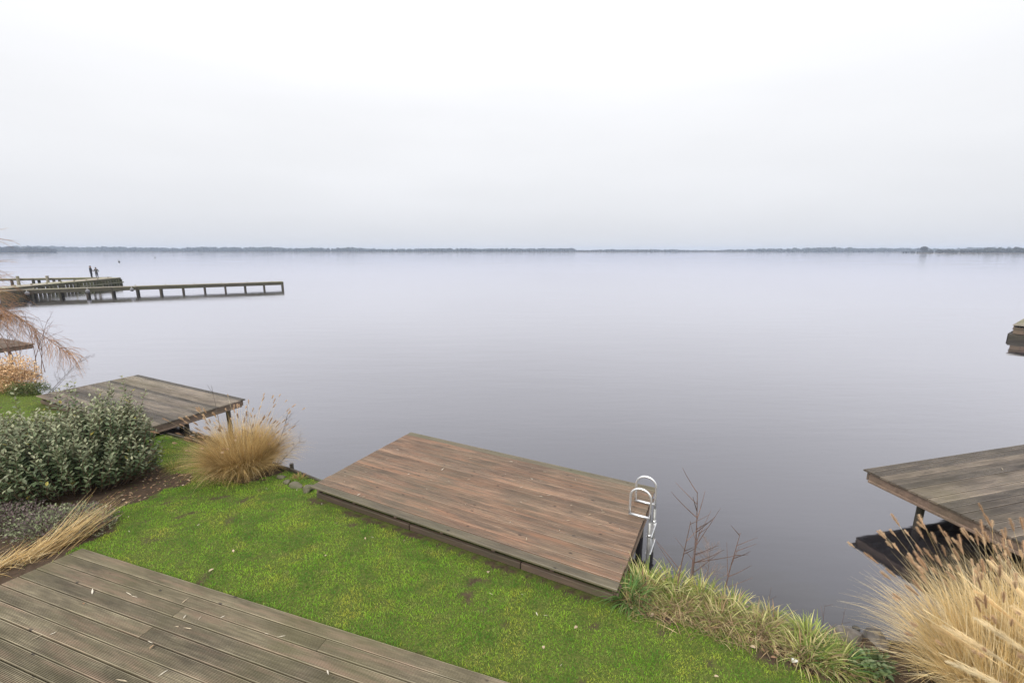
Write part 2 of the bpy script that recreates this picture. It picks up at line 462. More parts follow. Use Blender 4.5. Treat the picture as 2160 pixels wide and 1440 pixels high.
BED = [(-5.85, 5.45), (-6.0, 6.00), (-6.22, 6.60), (-6.05, 7.00), (-5.85, 7.50), (-6.1, 7.80), (-6.75, 8.0), (-7.45, 8.75), (-7.75, 9.15),
       (-8.4, 9.5), (-9.4, 9.4), (-11, 8.6), (-13, 7), (-13, 4), (-7.2, 2.7)]
BANK = [(1.22, 4.72), (1.40, 4.58), (1.97, 4.46), (2.41, 4.22), (2.72, 3.87), (3.02, 3.72), (3.35, 3.62), (3.9, 3.3), (4.3, 2.8), (9, 2.2), (9, 6), (1.2, 6)]
TSOIL = [(-6.0, 8.35), (-5.70, 7.80), (-5.0, 7.58), (-4.4, 7.8), (-4.4, 8.3), (-5.6, 8.7)]

def shore_sd(x, y):
    d = poly_dist(x, y, SHORE)
    return np.where(in_poly(x, y, LAND), d, -d)

def ground_z(x, y):
    x = np.asarray(x, float); y = np.asarray(y, float)
    sd = shore_sd(x, y)
    z = 0.505 + 0.145 * np.clip(sd / 2.5, 0, 1) + 0.03 * (vnoise(x, y, 1.3) - .5)
    drop = np.clip(-sd / 0.30, 0, 1)
    return z - 1.3 * drop - 0.4 * np.clip((-sd - .3) / 3, 0, 1)

def soil_mask(x, y):
    """1 where the ground is bare soil"""
    jx = (vnoise(x, y, 3.1) - .5) * .55; jy = (vnoise(y, x, 2.7) - .5) * .55
    m = in_poly(x + jx, y + jy, BED) | in_poly(x + jx * .8, y + jy * .8, BANK) | in_poly(x + jx, y + jy, TSOIL)
    strip = (poly_dist(x, y, [JETTY[0], JETTY[1]]) < .015 + .16 * np.clip(vnoise(x, y, 2.2) - .45, 0, 1))
    return (m | strip).astype(float)

def bare_spot(x, y):
    return np.clip((vnoise(x, y, 4.2, 3) - 0.735) * 14, 0, 1)

a = Acc()
gx = np.concatenate([np.linspace(-40, -16.2, 24), np.arange(-16, 6.5, .09), np.linspace(6.7, 60, 45)])
gy = np.concatenate([np.linspace(-6, 2.2, 14), np.arange(2.3, 14.5, .09), np.linspace(14.8, 36, 26)])
X, Y = np.meshgrid(gx, gy); Xf, Yf = X.ravel(), Y.ravel()
Z = ground_z(Xf, Yf)
sm = soil_mask(Xf, Yf)
Z = Z + sm * 0.02 * (vnoise(Xf, Yf, 9.0) - .5) * 2
w_ = len(gx)
ii, jj = np.meshgrid(np.arange(w_ - 1), np.arange(len(gy) - 1)); k0 = (jj * w_ + ii).ravel()
V = np.stack([Xf, Yf, Z], 1)
Q = np.stack([k0, k0 + 1, k0 + w_ + 1, k0 + w_], 1)
keep = V[Q][:, :, 2].max(1) > -1.2
a.put(V, Q[keep], None, np.stack([sm, bare_spot(Xf, Yf), np.zeros_like(sm)], 1))

def ground_mat():
    m, n, l, b = new_mat('garden_ground')
    at = N(n, 'ShaderNodeAttribute', attribute_name='tint')
    sp = n.new('ShaderNodeSeparateColor'); l.new(at.outputs['Color'], sp.inputs[0])
    geo = n.new('ShaderNodeNewGeometry')
    n1 = N(n, 'ShaderNodeTexNoise', Scale=14.0, Detail=6.0, Roughness=0.7); l.new(geo.outputs['Position'], n1.inputs['Vector'])
    f1 = mrange(n, l, n1.outputs['Fac'], 0.3, 0.7, 0, 1)
    soil = mixc(n, l, f1, (0.034, 0.023, 0.015), (0.085, 0.058, 0.039))
    n2 = N(n, 'ShaderNodeTexNoise', Scale=40.0, Detail=3.0); l.new(geo.outputs['Position'], n2.inputs['Vector'])
    f2 = mrange(n, l, n2.outputs['Fac'], 0.35, 0.65, 0, 1)
    turf = mixc(n, l, f2, (0.045, 0.070, 0.012), (0.100, 0.115, 0.026))
    c = mixc(n, l, sp.outputs[0], turf, soil)
    c = mixc(n, l, sp.outputs[1], c, soil)
    l.new(c, b.inputs['Base Color'])
    b.inputs['Roughness'].default_value = 0.95
    b.inputs['Specular IOR Level'].default_value = 0.15
    bu = N(n, 'ShaderNodeBump', Strength=0.8, Distance=0.02); l.new(n1.outputs['Fac'], bu.inputs['Height']); l.new(bu.outputs[0], b.inputs['Normal'])
    return m
ground = structure(obj('garden_ground', a.mesh('garden_ground', ground_mat(), True)))

# ------------------------------------------------------------------ turf
def grass_mat():
    m, n, l, b = new_mat('lawn_grass')
    at = N(n, 'ShaderNodeAttribute', attribute_name='tint')
    geo = n.new('ShaderNodeNewGeometry')
    def noise(s, loc, det=4.0):
        mp = n.new('ShaderNodeMapping'); mp.inputs['Location'].default_value = loc; mp.inputs['Scale'].default_value = (1, 1, 0.01)
        l.new(geo.outputs['Position'], mp.inputs[0])
        t = N(n, 'ShaderNodeTexNoise', Scale=s, Detail=det, Roughness=0.6); l.new(mp.outputs[0], t.inputs['Vector'])
        return t.outputs['Fac']
    c = mixc(n, l, mrange(n, l, noise(1.3, (0, 0, 0)), 0.38, 0.62, 0, 1), (0.120, 0.275, 0.020), (0.225, 0.365, 0.034))
    c = mixc(n, l, mrange(n, l, noise(1.6, (9, 4, 0)), 0.50, 0.64, 0, 0.9), c, (0.350, 0.365, 0.055))
    c = mixc(n, l, mrange(n, l, noise(2.4, (2, 17, 0)), 0.47, 0.62, 0, 0.95), c, (0.062, 0.170, 0.018))
    c = mixc(n, l, mrange(n, l, noise(4.0, (22, 7, 0)), 0.56, 0.70, 0, 0.7), c, (0.270, 0.230, 0.100))
    c = mixc(n, l, mrange(n, l, noise(9.0, (3, 27, 0)), 0.54, 0.68, 0, 0.7), c, (0.250, 0.380, 0.060))
    v = n.new('ShaderNodeVectorMath'); v.operation = 'MULTIPLY'
    l.new(c, v.inputs[0]); l.new(at.outputs['Color'], v.inputs[1])
    l.new(v.outputs[0], b.inputs['Base Color'])
    b.inputs['Roughness'].default_value = 0.6
    b.inputs['Specular IOR Level'].default_value = 0.10
    tr = n.new('ShaderNodeBsdfTranslucent'); l.new(v.outputs[0], tr.inputs['Color'])
    mx = n.new('ShaderNodeMixShader'); mx.inputs[0].default_value = 0.3
    l.new(b.outputs[0], mx.inputs[1]); l.new(tr.outputs[0], mx.inputs[2]); l.new(mx.outputs[0], n['Material Output'].inputs['Surface'])
    return m

def turf(n, box):
    x = rng.uniform(box[0], box[1], n); y = rng.uniform(box[2], box[3], n)
    k = ~in_poly(x, y, TERRACE) & ~in_poly(x, y, JETTY) & ~in_poly(x, y, LJETTY) & (x > -1.16 * y - 3.2)
    x, y = x[k], y[k]
    sd = shore_sd(x, y)
    p = (1 - 0.97 * soil_mask(x, y)) * (1 - 0.85 * bare_spot(x, y)) * (sd > -0.03) * (0.72 + 0.28 * (vnoise(x, y, 5.0) > .42))
    k = rng.random(len(x)) < p
    return x[k], y[k]
x1, y1 = turf(600000, (-8.6, 5.0, 2.3, 10.2))
x2, y2 = turf(60000, (-17.0, -8.6, 8.2, 14.2))
x = np.concatenate([x1, x2]); y = np.concatenate([y1, y2])
n = len(x)
a = Acc()
tall = 0.6 + 0.8 * vnoise(x, y, 2.6)
# longer tufts where the mower does not reach: along the jetty and the terrace
edge = np.minimum(poly_dist(x, y, [JETTY[0], JETTY[1]]) + .08, poly_dist(x, y, [TERRACE[0], TERRACE[1]]))
tall *= 1 + 0.7 * np.clip(1 - edge / .12, 0, 1) * rng.random(n)
b_ = 0.76 + 0.92 * rng.random((n, 1))
tint = np.clip(b_ * np.array([1, 1, 1]) * rng.uniform(0.88, 1.12, (n, 3)), 0, 2)
dry = rng.random(n) < 0.02
tint[dry] = np.array([2.2, 1.3, 2.2]) * rng.uniform(.7, 1.1, (dry.sum(), 1))
a.strips(np.stack([x, y, ground_z(x, y) - .004], 1), rng.uniform(0, 6.283, n), rng.uniform(.018, .042, n) * tall,
         rng.uniform(.0034, .0062, n), rng.uniform(0.05, 0.7, n), rng.uniform(0.6, 1.7, n), 2, 1.2, rng.uniform(-1, 1, n), tint, 0.08)
lawn = obj('lawn_grass', a.mesh('lawn_grass', grass_mat()))
lawn['kind'] = 'stuff'
lawn['label'] = 'short mown green lawn with yellow mossy patches between terrace and jetty'
lawn['category'] = 'grass'

# ------------------------------------------------------------------ decking
def board_mesh(name, L, w=0.139, th=0.030, grooves=11, depth=0.013, skew=0.0, mat=None, skew_end=0.0):
    """a ribbed deck board along +x; its left end may be cut at an angle"""
    pr = []
    margin = 0.008
    p = (w - 2 * margin) / grooves
    top = [(-w/2, -.003), (-w/2 + .003, 0)]
    for g in range(grooves):
        y0 = -w/2 + margin + g * p
        top += [(y0 + p*.18, 0), (y0 + p*.21, -depth), (y0 + p*.73, -depth), (y0 + p*.76, 0)]
    top += [(w/2 - .003, 0), (w/2, -.003)]
    pr = top + [(w/2, -th), (-w/2, -th)]
    k = len(pr)
    V = [(skew * y, y, z) for y, z in pr] + [(L + skew_end * y, y, z) for y, z in pr]
    F = [(i, (i+1) % k, k + (i+1) % k, k + i) for i in range(k)]
    F = [tuple(reversed(f)) for f in F]
    F += [tuple(range(k)), tuple(reversed(range(k, 2*k)))]
    me = bpy.data.meshes.new(name)
    me.from_pydata(V, [], F)
    bm = bmesh.new(); bm.from_mesh(me); bmesh.ops.recalc_face_normals(bm, faces=bm.faces); bm.to_mesh(me); bm.free()
    if mat: me.materials.append(mat)
    return me

def box_mesh(name, sx, sy, sz, mat, bevel=0.006):
    bm = bmesh.new()
    bmesh.ops.create_cube(bm, size=1.0)
    for v in bm.verts: v.co = Vector((v.co.x * sx, v.co.y * sy, v.co.z * sz))
    if bevel: bmesh.ops.bevel(bm, geom=bm.edges[:], offset=bevel, segments=1, affect='EDGES')
    me = bpy.data.meshes.new(name); bm.to_mesh(me); bm.free()
    me.materials.append(mat)
    return me

def cyl_mesh(name, r, h, mat, sides=14, r2=None):
    a = Acc()
    a.tube([(0, 0, 0), (0, 0, h * .5), (0, 0, h)], [r, (r + (r2 or r)) / 2, r2 or r], sides)
    return a.mesh(name, mat, False)

# terrace: boards run along the front edge, their left ends cut along the side path
terr = thing('deck_terrace', 'large grey-brown ribbed wooden terrace filling the bottom left corner', 'terrace', (TERR_C[0], TERR_C[1], 0), TERR_A)
PITCH = 0.1525
te = np.array([TE @ TU, TE @ -TV])          # cut edge in local axes (x along boards, y away from the house)
slope = te[0] / te[1]
bl1 = board_mesh('terrace_board', 4.2, skew=slope, mat=M['terrace'])
bl2 = board_mesh('terrace_board', 3.6, mat=M['terrace'])
blf = board_mesh('terrace_board', 8.4, skew=slope, mat=M['terrace'])
bls = board_mesh('terrace_board', 2.4, skew=slope, mat=M['terrace'])
bl6 = board_mesh('terrace_board', 6.0, mat=M['terrace'])
for i in range(24):
    yy = -(i + .5) * PITCH
    zz = 0.70 + random.uniform(-.002, .002)
    x0 = slope * yy
    rz = random.uniform(-.0008, .0008)
    kind = (0, 1, 2, 0, 2, 1, 0)[i % 7]
    if kind == 0:
        obj('board', blf, terr, (x0, yy, zz), (0, 0, rz))
    elif kind == 1:
        obj('board', bl1, terr, (x0, yy, zz), (0, 0, rz)); obj('board', bl2, terr, (x0 + 4.206, yy, zz + .001), (0, 0, rz))
    else:
        obj('board', bls, terr, (x0, yy, zz), (0, 0, rz)); obj('board', bl6, terr, (x0 + 2.406, yy, zz - .001), (0, 0, rz))
obj('front_beam', box_mesh('terrace_beam', 8.3, .045, .12, M['beam']), terr, (4.22, -.05, .61))
side_l = 3.4
ang = math.atan2(te[1], te[0])
sb = obj('side_beam', box_mesh('terrace_side_beam', side_l, .045, .12, M['beam']), terr,
         (te[0] * side_l / 2 + .06, te[1] * side_l / 2 - .05, .61), (0, 0, ang))
for i in range(12):
    obj('joist', box_mesh('terrace_joist', .05, 3.3, .11, M['beam'], 0) if i == 0 else bpy.data.meshes['terrace_joist'], terr, (.35 + i * .68, -1.85, .614))

def jetty(name, label, origin, ang, L, W, z, mat, posts, nb, front_split=None, rim=None, edge_ends=(True, True), front_beam=True, beam_h=.14):
    t = thing(name, label, 'jetty', (origin[0], origin[1], 0), ang)
    p = W / nb
    me = board_mesh(name + '_board', L, w=p - .015, mat=mat)
    if rim: me_r = me.copy(); me_r.materials[0] = rim
    for i in range(nb):
        obj('board', me_r if rim and i in (0, nb - 1) else me, t, (random.uniform(-.006, .006), (i + .5) * p, z + random.uniform(-.0025, .0025)), (random.uniform(-.004, .004), 0, random.uniform(-.0008, .0008)))
    zt = z - .029
    if front_beam:
        xs = [0.05] + (front_split or []) + [L - .05]
        for x0, x1 in zip(xs[:-1], xs[1:]):
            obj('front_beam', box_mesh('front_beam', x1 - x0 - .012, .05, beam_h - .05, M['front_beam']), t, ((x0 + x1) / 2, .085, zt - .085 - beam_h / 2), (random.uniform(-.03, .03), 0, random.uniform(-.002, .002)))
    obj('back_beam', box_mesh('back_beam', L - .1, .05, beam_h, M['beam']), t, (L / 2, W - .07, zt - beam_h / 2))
    for k, xx in enumerate((.055, L - .055)):
        if edge_ends[k]:
            obj('edge_beam', box_mesh('edge_beam', .05, W - .2, beam_h + .02, M['beam']), t, (xx, W / 2, zt - (beam_h + .02) / 2))
            obj('edge_rail', box_mesh('edge_rail', .03, W - .22, .045, M['beam']), t, (xx + (-.04 if k == 0 else .04), W / 2, zt - beam_h + .005))
    nj = int(L / .75)
    jm = box_mesh('joist', .05, W - .24, .12, M['beam'], 0)
    for k in range(1, nj):
        obj('joist', jm, t, (k * L / nj, W / 2, zt - .06))
    pm = cyl_mesh('post', .055, z + .95, M['pile'])
    for px_, py_ in posts:
        obj('post', pm, t, (px_, py_, -.98), (random.uniform(-.015, .015), random.uniform(-.015, .015), random.uniform(0, 3)))
    return t

main_j = jetty('bathing_jetty', 'reddish brown wooden jetty in the centre, with white bathing ladder', JA, J_ANG, JL, JW, .78, M['jetty'],
               [(.15, JW - .25), (JL / 2, JW - .25), (JL - .16, JW - .3), (JL - .16, .95), (JL / 2, 1.0), (.15, 1.0)], 18, [2.05, 3.9], rim=M['jetty_rim'])
left_j = jetty('bathing_jetty', 'grey-brown wooden jetty beyond the green shrub at left', LA, R(-26.6), 5.4, 2.4, .78, M['wet_jetty'],
               [(.3, 2.1), (2.7, 2.1), (5.1, 2.1), (5.22, 1.0), (2.7, 1.0)], 17)
RA = np.array([6.37, 7.56]); RJ = R(14.6)
RU = np.array([math.cos(RJ), math.sin(RJ)]); RV = np.array([-RU[1], RU[0]])
RW_ = 4.0
right_j = jetty('bathing_jetty', 'grey wooden jetty on slanted post at right edge, above dark reflection', RA - RV * RW_, RJ, 6.6, RW_, .78, M['grey_jetty'],
                [(.35, RW_ - .75), (.35, RW_ - 2.6), (3.2, RW_ - .75), (3.2, RW_ - 2.6), (6.2, RW_ - .75)], 27, beam_h=.16)
far_r = jetty('bathing_jetty', 'small weathered jetty far off at the right edge', np.array([26.70, 23.72]), R(-54), 3.0, 5.0, .80, M['pier'],
              [(.3, 4.4), (2.6, 4.4), (.3, .5), (2.6, .5), (.3, 2.5)], 30, beam_h=.2)
obj('fascia', box_mesh('fascia', 2.9, .06, .26, M['beam']), far_r, (1.5, .10, .44))
obj('fascia', box_mesh('fascia_side', .06, 4.8, .26, M['beam']), far_r, (.10, 2.5, .44))
obj('ledge', box_mesh('ledge', 3.1, .30, .30, M['pile']), far_r, (1.5, .02, .14))
obj('ledge', box_mesh('ledge_side', .30, 4.7, .30, M['pile']), far_r, (.02, 2.55, .14))
small_l = jetty('bathing_jetty', 'brown jetty half hidden behind bare willow twigs at left edge', np.array([-25.0, 19.35]), R(-24), 4.2, 1.5, .74, M['beam'],
                [(.3, 1.3), (2.2, 1.3), (2.2, .5)], 11)

# ------------------------------------------------------------------ bathing ladder
lad = thing('bathing_ladder', 'white tubular metal ladder with two arched handrails on jetty edge', 'ladder', (JA[0] + JU[0] * JL, JA[1] + JU[1] * JL, 0), J_ANG)
for yy in (1.60, 2.01):
    # local: x = 0 is the jetty's edge, +x over the water
    xl, xr, zb, zs = -.215, .085, .805, 1.09
    arc = [((xl + xr) / 2 - math.cos(t) * (xr - xl) / 2, yy, zs + math.sin(t) * .15) for t in np.linspace(0, math.pi, 15)]
    a = Acc(); a.tube([(xl, yy, zb), (xl, yy, zb + .12)] + arc + [(xr, yy, .9), (xr, yy, .70)], .0165, 10)
    hr = obj('handrail', a.mesh('handrail', M['alu'], True), lad)
    a = Acc(); a.tube([(xl - .01, yy, zb), (xr, yy, zb)], .019, 10)
    obj('foot_bar', a.mesh('foot_bar', M['alu'], True), hr)
    a = Acc(); a.tube([(xr, yy, .74), (xr, yy, .2), (xr, yy, -.7)], .024, 10)
    st = obj('stile', a.mesh('stile', M['alu_shaded'], True), lad)
    a = Acc(); a.tube([(xr, yy, .52), (xr, yy, .55)], .031, 10)
    obj('collar', a.mesh('collar', M['alu'], True), st)
for zz in (.50, .22, -.06):
    obj('tread', box_mesh('tread', .085, .41, .022, M['alu'], .006), lad, (.085, 1.805, zz), (0, R(-12), 0))

# ------------------------------------------------------------------ plants
def clump_base(cx, cy, r, n, z=None):
    th = rng.uniform(0, 6.283, n); rr = r * np.sqrt(rng.random(n))
    x = cx + rr * np.cos(th); y = cy + rr * np.sin(th)
    return np.stack([x, y, (ground_z(x, y) if z is None else np.full(n, z)) - .02], 1), th, rr

def pick(colors, n, jit=.14):
    c = np.array(colors)[rng.integers(0, len(colors), n)]
    return np.clip(c * rng.uniform(1 - jit, 1 + jit, (n, 1)), 0, 1)

STRAW = [(.30, .20, .085), (.54, .38, .16), (.56, .40, .18), (.42, .28, .105), (.60, .46, .24), (.38, .25, .10)]
PALE = [(.84, .70, .43), (.72, .55, .28), (.86, .75, .51), (.54, .38, .16), (.78, .60, .31), (.66, .50, .24)]

def head_mesh(name, L, r, col, bristles=170, blen=.024):
    a = Acc()
    t = np.linspace(0, 1, 8)
    a.tube(np.stack([0*t, 0*t, t*L], 1), r * .55 * np.sin(np.clip(t, .04, .97) * math.pi) ** .6 + .0012, 6, np.array(col) * .85)
    n = bristles
    tt = rng.random(n); th = rng.uniform(0, 6.283, n)
    base = np.stack([0*tt, 0*tt, tt * L], 1)
    env = np.sin(np.clip(tt, .06, .98) * math.pi) ** .55
    a.strips(base, th, (r + blen * rng.uniform(.3, 1, n)) * env + .004, np.full(n, .0022), rng.uniform(.55, 1.0, n), rng.uniform(.35, .9, n), 2, 1.0, rng.uniform(-1, 1, n),
             np.clip(np.array(col) * rng.uniform(.8, 1.25, (n, 1)), 0, 1), .2)
    return a.mesh(name, M['straw'])

HEADS = [head_mesh('seed_head', .105, .010, (.50, .34, .21)), head_mesh('seed_head', .085, .011, (.58, .41, .26)), head_mesh('seed_head', .125, .010, (.46, .30, .18)),
         head_mesh('seed_head', .07, .009, (.62, .46, .30))]
def put_head(parent, tip, azim, phi, s=1.0):
    d = Vector((math.sin(phi) * math.cos(azim), math.sin(phi) * math.sin(azim), math.cos(phi)))
    q = d.to_track_quat('Z', 'Y')
    o = obj('seed_head', random.choice(HEADS), parent, tip, (0, 0, 0), s)
    o.rotation_mode = 'QUATERNION'; o.rotation_quaternion = q
    return o

def fountain_grass(name, label, cx, cy, r, n_bl, L, spread, colors, n_stem, stem_L, bias=(0, 0), width=(.004, .008), zf=None, hscale=1.0, z=None):
    t = thing(name, label, 'ornamental grass', (cx, cy, float(ground_z(np.array([cx]), np.array([cy]))[0]) if z is None else z))
    o = Vector(t.location)
    base, th, rr = clump_base(cx, cy, r, n_bl, z)
    base -= np.array(o)
    az = th + rng.normal(0, .6, n_bl)
    vx = np.cos(az) + bias[0]; vy = np.sin(az) + bias[1]
    az = np.arctan2(vy, vx)
    f = rng.random(n_bl) ** .8
    a = Acc()
    a.strips(base, az, rng.uniform(L[0], L[1], n_bl), rng.uniform(width[0], width[1], n_bl), f * .62 * spread, f * spread * 1.75 + .15, 6, 1.35,
             rng.uniform(-.9, .9, n_bl), pick(colors, n_bl), .1, zf)
    # matted, broken blades round the foot
    nb_ = n_bl // 4
    bb, th2, _ = clump_base(cx, cy, r * 1.5, nb_, z); bb -= np.array(o)
    a.strips(bb, rng.uniform(0, 6.283, nb_), rng.uniform(.12, .45, nb_), rng.uniform(width[0], width[1] * 1.2, nb_), rng.uniform(.2, 1.5, nb_), rng.uniform(.9, 2.2, nb_), 3, .8,
             rng.uniform(-1, 1, nb_), pick([(.34, .23, .10), (.46, .33, .15), (.24, .16, .075), (.56, .42, .21)], nb_, .3), .3, zf)
    obj('foliage', a.mesh(name + '_foliage', M['straw']), t)
    if n_stem:
        base, th, rr = clump_base(cx, cy, r * .7, n_stem, z); base -= np.array(o)
        az = th + rng.normal(0, .5, n_stem)
        az = np.arctan2(np.sin(az) + bias[1], np.cos(az) + bias[0])
        f = rng.random(n_stem) ** .7
        p0 = f * .45 * spread; p1 = f * .85 * spread + .2
        a = Acc()
        tips = a.strips(base, az, rng.uniform(stem_L[0], stem_L[1], n_stem), np.full(n_stem, .0035), p0, p1, 6, 1.2, rng.uniform(-.5, .5, n_stem), pick(PALE, n_stem), .6)
        obj('stems', a.mesh(name + '_stems', M['straw']), t)
        for i in range(n_stem):
            put_head(t, tips[i], az[i], p1[i], random.uniform(.8, 1.15) * hscale)
    return t

fountain_grass('fountain_grass', 'straw-coloured grass tussock with thin seed heads between the two jetties', -5.15, 8.02, .40, 5600, (.55, 1.15), 1.15, STRAW, 100, (.85, 1.45), (0.10, -.05), (.004, .009), -.03)
fountain_grass('fountain_grass', 'big golden fountain grass with fluffy heads in bottom right corner', 4.55, 3.42, .42, 4300, (.6, 1.18), 1.05, PALE, 130, (.95, 1.55), (-.22, .10), (.004, .008), -.03, 1.1)
fountain_grass('fountain_grass', 'golden fountain grass against the right edge below the grey jetty', 5.25, 3.60, .40, 3000, (.65, 1.22), .95, PALE, 110, (1.0, 1.6), (-.1, .1), (.004, .008), -.03, 1.1)

# big cream plumes leaning in from the lower right
t = thing('plume_grass', 'cream plume grass leaning in front of the golden grass, bottom right', 'ornamental grass', (5.0, 2.75, .62))
def plume_mesh(name, L, r, col):
    a = Acc()
    n = 900
    tt = rng.random(n) ** .9; th = rng.uniform(0, 6.283, n)
    bend = .10 * L * tt ** 2
    base = np.stack([bend, 0*tt, tt * L], 1)
    env = np.sin(np.clip(tt, .03, .985) * math.pi) ** .6
    a.strips(base, th, (r * rng.uniform(.5, 1.5, n)) * env + .015, np.full(n, .0028), rng.uniform(.2, .5, n), rng.uniform(.15, .7, n), 2, 1.0, rng.uniform(-1, 1, n),
             np.clip(np.array(col) * rng.uniform(.85, 1.15, (n, 1)), 0, 1), .2)
    s = np.linspace(0, 1, 6); a.tube(np.stack([.1*L*s**2, 0*s, s*L], 1), .004, 5, col)
    return a.mesh(name, M['straw'])
PL = [plume_mesh('plume', .50, .06, (.80, .66, .43)), plume_mesh('plume', .42, .05, (.76, .59, .34)), plume_mesh('plume', .58, .06, (.84, .72, .50))]
o = np.array(t.location)
base, th, rr = clump_base(5.0, 2.75, .3, 2600); base -= o
az = np.arctan2(np.sin(th + rng.normal(0, .6, 2600)) + .5, np.cos(th) - .75)
f = rng.random(2600)
a = Acc(); a.strips(base, az, rng.uniform(.6, 1.45, 2600), rng.uniform(.004, .008, 2600), f * .4, f * 1.25 + .25, 5, 1.3, rng.uniform(-.9, .9, 2600), pick(PALE, 2600), .1)
obj('foliage', a.mesh('plume_foliage', M['straw']), t)
a = Acc(); heads = []
for (tx, ty, tz) in ((3.55, 3.36, 1.62), (4.20, 3.74, 1.68), (3.95, 3.26, 1.62), (4.34, 3.38, 1.66), (4.70, 3.55, 1.62), (3.42, 3.05, 1.50), (4.62, 3.84, 1.74), (3.75, 3.62, 1.36), (4.95, 3.95, 1.60), (4.45, 3.05, 1.5)):
    B = np.array([5.15 + rng.normal(0, .12), 2.55 + rng.normal(0, .12), .55]); T = np.array([tx, ty, tz])
    mid = B * .42 + T * .58 + np.array([0, 0, .16])
    q = np.linspace(0, 1, 12)[:, None]; path = (1 - q) ** 2 * B + 2 * q * (1 - q) * mid + q ** 2 * T
    a.tube(path - o, np.linspace(.005, .003, 12), 5, PALE[0], False)
    dv = path[-1] - path[-4]; heads.append((path[7] - o, dv))
obj('stems', a.mesh('plume_stems', M['straw']), t)
for i, (p_, d_) in enumerate(heads):
    oo = obj('plume', PL[i % 3], t, p_); oo.rotation_mode = 'QUATERNION'; oo.rotation_quaternion = Vector(d_).to_track_quat('Z', 'Y')

# straw flattened along the terrace's cut edge
def flat_straw(label, pts, n, az0, L, spread=.35, phi=(1.0, 1.75), group=None):
    t = thing('dry_grass', label, 'dry grass', (pts[0][0], pts[0][1], .64))
    o = np.array(t.location)
    pts = np.array(pts); k = rng.random(n) * (len(pts) - 1); i = k.astype(int); fr = (k - i)[:, None]
    b = pts[i] * (1 - fr) + pts[i + 1] * fr + rng.normal(0, .09, (n, 2))
    base = np.stack([b[:, 0], b[:, 1], ground_z(b[:, 0], b[:, 1])], 1) - o
    a = Acc()
    a.strips(base, az0 + rng.normal(0, spread, n), rng.uniform(L[0], L[1], n), rng.uniform(.005, .011, n), rng.uniform(.75, 1.3, n), rng.uniform(phi[0], phi[1], n), 5, .9,
             rng.uniform(-1, 1, n), pick(STRAW + PALE[:2], n), .15, .60 - .62)
    obj('foliage', a.mesh('dry_grass_foliage', M['straw']), t)
    return t
flat_straw('flattened straw-coloured grass lying along the terrace side at left', [(-7.0, 4.55), (-6.72, 4.95), (-6.32, 5.45)], 430, R(56), (.15, .55), .85, (1.3, 1.85))
flat_straw('loose dry stalks leaning past the terrace corner', [(-6.45, 5.25), (-6.2, 5.6)], 170, R(60), (.45, .95), .28, (1.0, 1.5))

# evergreen shrub with grey-green leaves
sh = thing('evergreen_shrub', 'dense evergreen shrub with grey-green leaves left of the lawn', 'shrub', (-7.9, 7.7, .6))
so = np.array(sh.location)
stems = Acc(); LP, LD, LN, LL, LW, LC = [], [], [], [], [], []
def canopy_h(x, y):
    """height of the shrub's surface over its footprint"""
    d = ((x + 8.35) / 2.05) ** 2 + ((y - 7.38) / 1.36) ** 2
    return np.where(d < 1, np.sqrt(np.clip(1 - d ** 1.6, 0, 1)), 0)
nst = 820
cnt = 0
while cnt < nst:
    x0 = rng.uniform(-10.4, -6.25); y0 = rng.uniform(6.0, 8.75)
    h = float(canopy_h(x0, y0))
    if h <= .02: continue
    cnt += 1
    edge = 1 - h
    H = (0.36 + .74 * h) * rng.uniform(.74, 1.10)
    back = max(0.0, min(1.0, (y0 - 7.0) / 1.2)) * max(0.0, 1 - abs(x0 + 7.55) / 1.0)
    H *= 1 + .45 * back
    if rng.random() < .06 + .12 * back: H *= rng.uniform(1.15, 1.42)
    if -7.3 < x0 < -6.5 and y0 > 7.3 and rng.random() < .22: H = rng.uniform(1.15, 1.5)
    bx = x0 + ( -8.1 - x0) * .28; by = y0 + (7.72 - y0) * .28
    lean = np.array([x0 - bx, y0 - by]); 
    s = np.linspace(0, 1, 8)
    pts = np.stack([bx + lean[0] * s ** .8 * 1.0 + .05 * np.sin(s * 5 + cnt) * s, by + lean[1] * s ** .8 + .05 * np.cos(s * 4 + cnt) * s, float(ground_z(np.array([bx]), np.array([by]))[0]) + H * s], 1)
    stems.tube(pts - so, np.linspace(.007, .002, 8), 4, (.16, .105, .07), False)
    nl = int(H / .036)
    for k in range(nl):
        u = .16 + .84 * (k + rng.random() * .5) / nl
        j = min(int(u * 7), 6); fr = u * 7 - j
        p = pts[j] * (1 - fr) + pts[j + 1] * fr if j < 7 else pts[7]
        ta = k * 2.4 + cnt
        up = .15 + .75 * rng.random() + .5 * u ** 3
        d = np.array([math.cos(ta), math.sin(ta), up])
        LP.append(p + .01 * d); LD.append(d)
        nn = np.array([-.35 * math.cos(ta), -.35 * math.sin(ta), 1.0]) + rng.normal(0, .35, 3)
        LN.append(nn)
        sz = rng.uniform(.060, .105) * (1 - .35 * max(0, u - .85) / .15)
        LL.append(sz); LW.append(sz * rng.uniform(.40, .52))
        young = max(0, (u - .72) / .28)
        g = rng.random()
        c = np.array([.050, .084, .030]) * (1 - g) + np.array([.128, .165, .082]) * g
        c = c * (1 - young * .8) + np.array([.32, .315, .20]) * young * .8
        if rng.random() < .012: c = np.array([.30, .26, .05])
        LC.append(c * rng.uniform(.8, 1.2))
obj('stems', stems.mesh('shrub_stems', M['twig'], True), sh)
LP, LD, LN, LL, LW, LC = map(np.array, (LP, LD, LN, LL, LW, LC))
camv = np.array([0, 0, HC]) - LP
